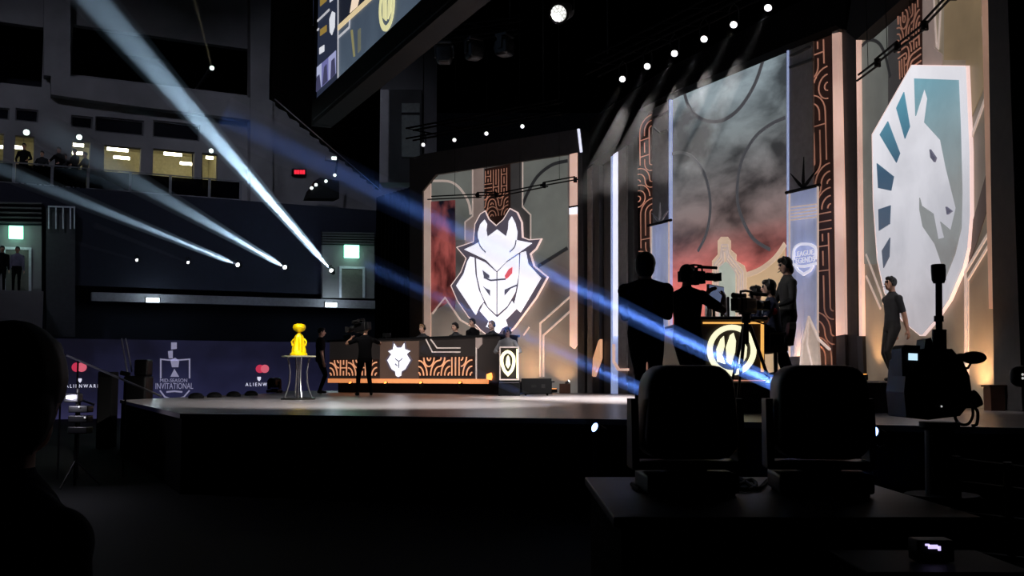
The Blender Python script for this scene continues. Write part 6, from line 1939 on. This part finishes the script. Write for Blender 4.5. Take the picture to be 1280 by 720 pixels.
MB().tube([FP(x, y) for x, y in bez([(1196, 512), (1194, 522), (1200, 530), (1210, 530), (1216, 520), (1216, 508), (1222, 515), (1221, 530), (1215, 532)], 4)], 0.009, 6).build('cable_loop', RUBBER, bc, True)
MB().cyl(FP(1216, 500, 0.0), FP(1222, 497, 0.0), 0.05).build('lens_motor', PLASTIC, bc, True)
MB().cyl(FP(1172, 485, 0.16), FP(1150, 470, 0.5), 0.085, 0.1, 20).build('lens', PLASTIC, bc, True)
MB().lathe(FP(1177, 508, -0.125), (0, -1, 0), [(0, 0.006), (0.004, 0.004)], 8).build('indicator', mat('tiny white indicator', (220, 220, 220), 0.4, em=(190, 190, 190), es=0.8, light=False), bc)

# lens barrel peeking in at the right edge
ex, ey = at(1290, 470, 6.4).x, 6.4
eb = thing('robotic_camera', 'black round camera barrel with two pale indicator dots at the stage edge', 'camera', (ex, ey, 0))
hz_ = at(1275, 470.5, 6.4).z
MB().lathe((-0.13, 0, hz_), (1, 0, 0), [(0, 0.02), (0.012, 0.048), (0.035, 0.062), (0.09, 0.068), (0.3, 0.068), (0.32, 0.05)], 20).build('barrel', PLASTIC, eb, True)
for dz in (-0.011, 0.012):
    MB().ball((-0.088, -0.064, hz_ + dz), 0.008, seg=8, rings=6).build('indicator', mat('tiny white indicator'), eb, True)
MB().cyl((0.06, 0, 0.02), (0.06, 0, hz_ - 0.06), 0.03).build('post', PLASTIC, eb, True)
MB().lathe((0.06, 0, 0), (0, 0, 1), [(0, 0.2), (0.02, 0.2), (0.03, 0.06)], 20).build('base', PLASTIC, eb, True)

# barrier and small lit device, right foreground
br = thing('barrier', 'black metal crowd barrier beside the camera pedestal', 'barrier', (3.0, 5.0, 0))
bx0, bx1 = at(1195, 600, 4.6), at(1300, 600, 4.2)
for y_ in (576, 604, 642, 690):
    a, b = at(1195, y_, 4.6), at(1330, y_ + 16, 4.2)
    MB().cyl(a, b, 0.014, seg=8).build('rail', PLASTIC, br, True, True)
for f in (0.0, 0.5, 1.0):
    a = at(1195, 570, 4.6).lerp(at(1330, 586, 4.2), f)
    MB().cyl((a.x, a.y, 0), a, 0.018, seg=8).build('post', PLASTIC, br, True, True)
dv = at(1163, 690, 3.4)
cs = thing('flight_case', 'black flight case holding a small glowing device', 'case', (dv.x, dv.y, 0))
MB().box((0, 0.05, dv.z / 2 - 0.03), (0.5, 0.4, dv.z - 0.06), bev=0.02).build('body', BLACK, cs, True)
MB().box((0, 0.05, dv.z - 0.045), (0.51, 0.41, 0.02), bev=0.005).build('rim', CHARC, cs, True)
dd_ = thing('glowing_device', 'small black device with a violet white lamp on the flight case', 'device', (dv.x, dv.y, dv.z - 0.03))
MB().box((0.01, 0.02, 0.035), (0.12, 0.08, 0.07), bev=0.008).build('body', PLASTIC, dd_, True)
VL = mat('violet white lamp', (220, 210, 255), 0.3, em=(205, 190, 255), es=1.3, light=False)
MB().box((0.0, -0.022, 0.05), (0.03, 0.006, 0.012)).build('lamp', VL, dd_)
MB().box((-0.018, -0.022, 0.056), (0.012, 0.006, 0.006)).build('lamp', VL, dd_)
MB().box((0.02, -0.022, 0.045), (0.008, 0.006, 0.014)).build('lamp', VL, dd_)

# stair handrails and gear at the left end of the stage
for k, (A_, B_, lab) in enumerate(((at(83, 444, 15.2), at(202, 495.5, 15.6), 'upper long pale stair handrail beside the crane end of the stage'), (at(70, 488, 15.0), at(118, 506, 15.1), 'short pale lower stair handrail by the light stand'))):
    t = thing('handrail', lab, 'handrail', ((A_ + B_) / 2).xy.to_3d())
    MB().cyl(A_, B_, 0.016, seg=10).build('rail', PALE, t, True, True)
    for f in (0.12, 0.62):
        q = A_.lerp(B_, f)
        MB().cyl((q.x, q.y, 0), q, 0.014, seg=8).build('post', BLACK, t, True, True)
q = at(97, 500, 14.0)
t = thing('light_stand', 'black stand with a cluster of gear and a bright violet white lamp', 'light stand', (q.x, q.y, 0))
MB().cyl((0, 0, 0.02), (0, 0, 1.3), 0.02).build('pole', PLASTIC, t)
for k in range(3):
    a = math.radians(120 * k + 20)
    MB().cyl((0, 0, 0.35), (0.32 * math.cos(a), 0.32 * math.sin(a), 0.01), 0.012).build('leg', PLASTIC, t)
MB().box((-0.05, -0.02, 1.18), (0.2, 0.15, 0.12), bev=0.02).build('lamp_head', PLASTIC, t, True)
MB().box((-0.06, -0.1, 1.185), (0.1, 0.012, 0.04)).build('lamp', mat('violet white beam lamp', (220, 215, 255), 0.3, em=(214, 206, 255), es=2.0), t)
ll_ = bpy.data.lights.new('lamp', 'POINT')
ll_.energy, ll_.color, ll_.shadow_soft_size = 11, (0.85, 0.82, 1.0), 0.05
lo_ = bpy.data.objects.new('lamp', ll_)
COL.objects.link(lo_)
lo_.parent = t
lo_.location = (-0.06, -0.25, 1.2)
for k, z in enumerate((0.75, 0.9, 1.03)):
    MB().box((0.05, 0, z), (0.26, 0.2, 0.09), bev=0.015).build('gear_box', PLASTIC, t, True)
MB().ball((0.07, -0.11, 1.06), 0.012, seg=8, rings=6).build('indicator', mat('tiny white indicator'), t)
MB().ball((0.15, -0.11, 0.92), 0.012, seg=8, rings=6).build('indicator', mat('tiny white indicator'), t)
q = at(173, 485, 23.0)
t = thing('camera_crane', 'black camera crane base with two thin pale cables behind the stage', 'crane', (q.x, q.y, 0))
MB().box((0, 0, 1.1), (0.5, 0.5, 0.75), bev=0.06).build('base', PLASTIC, t, True)
MB().box((0.1, 0, 1.65), (0.3, 0.35, 0.36), bev=0.05).build('turret', PLASTIC, t, True)
MB().cyl((0, 0, 0), (0, 0, 0.8), 0.1).build('column', PLASTIC, t)
for (xa, ya), (xb, yb) in (((152, 423), (160, 470)), ((157, 423), (165, 465))):
    MB().cyl(at(xb, yb, 23.0) - Vector((q.x, q.y, 0)), at(xa, ya, 23.0) - Vector((q.x, q.y, 0)), 0.018, seg=6).build('cable', PALE, t)
MB().cyl((-0.2, 0, 1.5), at(151, 466, 23.0) - Vector((q.x, q.y, 0)), 0.05).build('arm', PLASTIC, t)
q = at(150, 490, 21.5)
t = thing('stage_monitor', 'black upright speaker box beside the camera crane', 'speaker', (q.x - 0.25, q.y, 0))
MB().box((0, 0, 0.78), (0.3, 0.35, 1.55), bev=0.02).build('cabinet', BLACK, t, True)
MB().box((0, -0.178, 0.95), (0.25, 0.01, 1.0)).build('grille', RUBBER, t)
# round moving head at the back of the stage, near the trophy stand
q = ground(343, 491, ST)
moving_head((q.x, q.y, ST), 2.9, 0.85, 'small black moving head behind the trophy stand with white glints', w=0.36, h=0.34, plate=False)
# low foot lights along the back stage edge
for k, px in enumerate((245, 268, 292, 314)):
    q = ground(px, 498 - (px - 245) * 0.05, ST)
    t = thing('foot_light', 'low black foot light on the back stage edge, %s from the crane' % ORD[k], 'foot light', q, 0, 'foot lights along the back stage edge')
    MB().lathe((0, 0, 0.0), (0, 0, 1), [(0, 0.16), (0.05, 0.16), (0.1, 0.11), (0.12, 0.04)], 16).build('housing', BLACK, t, True)
    MB().box((0, -0.1, 0.08), (0.1, 0.04, 0.03)).build('lens', GLASSL, t)

# spectator close by, left
q = at(6, 470, 1.75)
person('spectator with short dark hair and dark shirt seen from behind by the stair handrails', (q.x, q.y, 0.0), face(1, 1.5), 1.545, top=mat('dark navy shirt', (26, 30, 44), 0.9, spec=0.1), bottom=CLB, voxel=0.008, lh=(-0.22, 0.06, 0.8), rh=(0.22, 0.06, 0.8), bulk=1.0, hv=1.16, head_yaw=0.5)
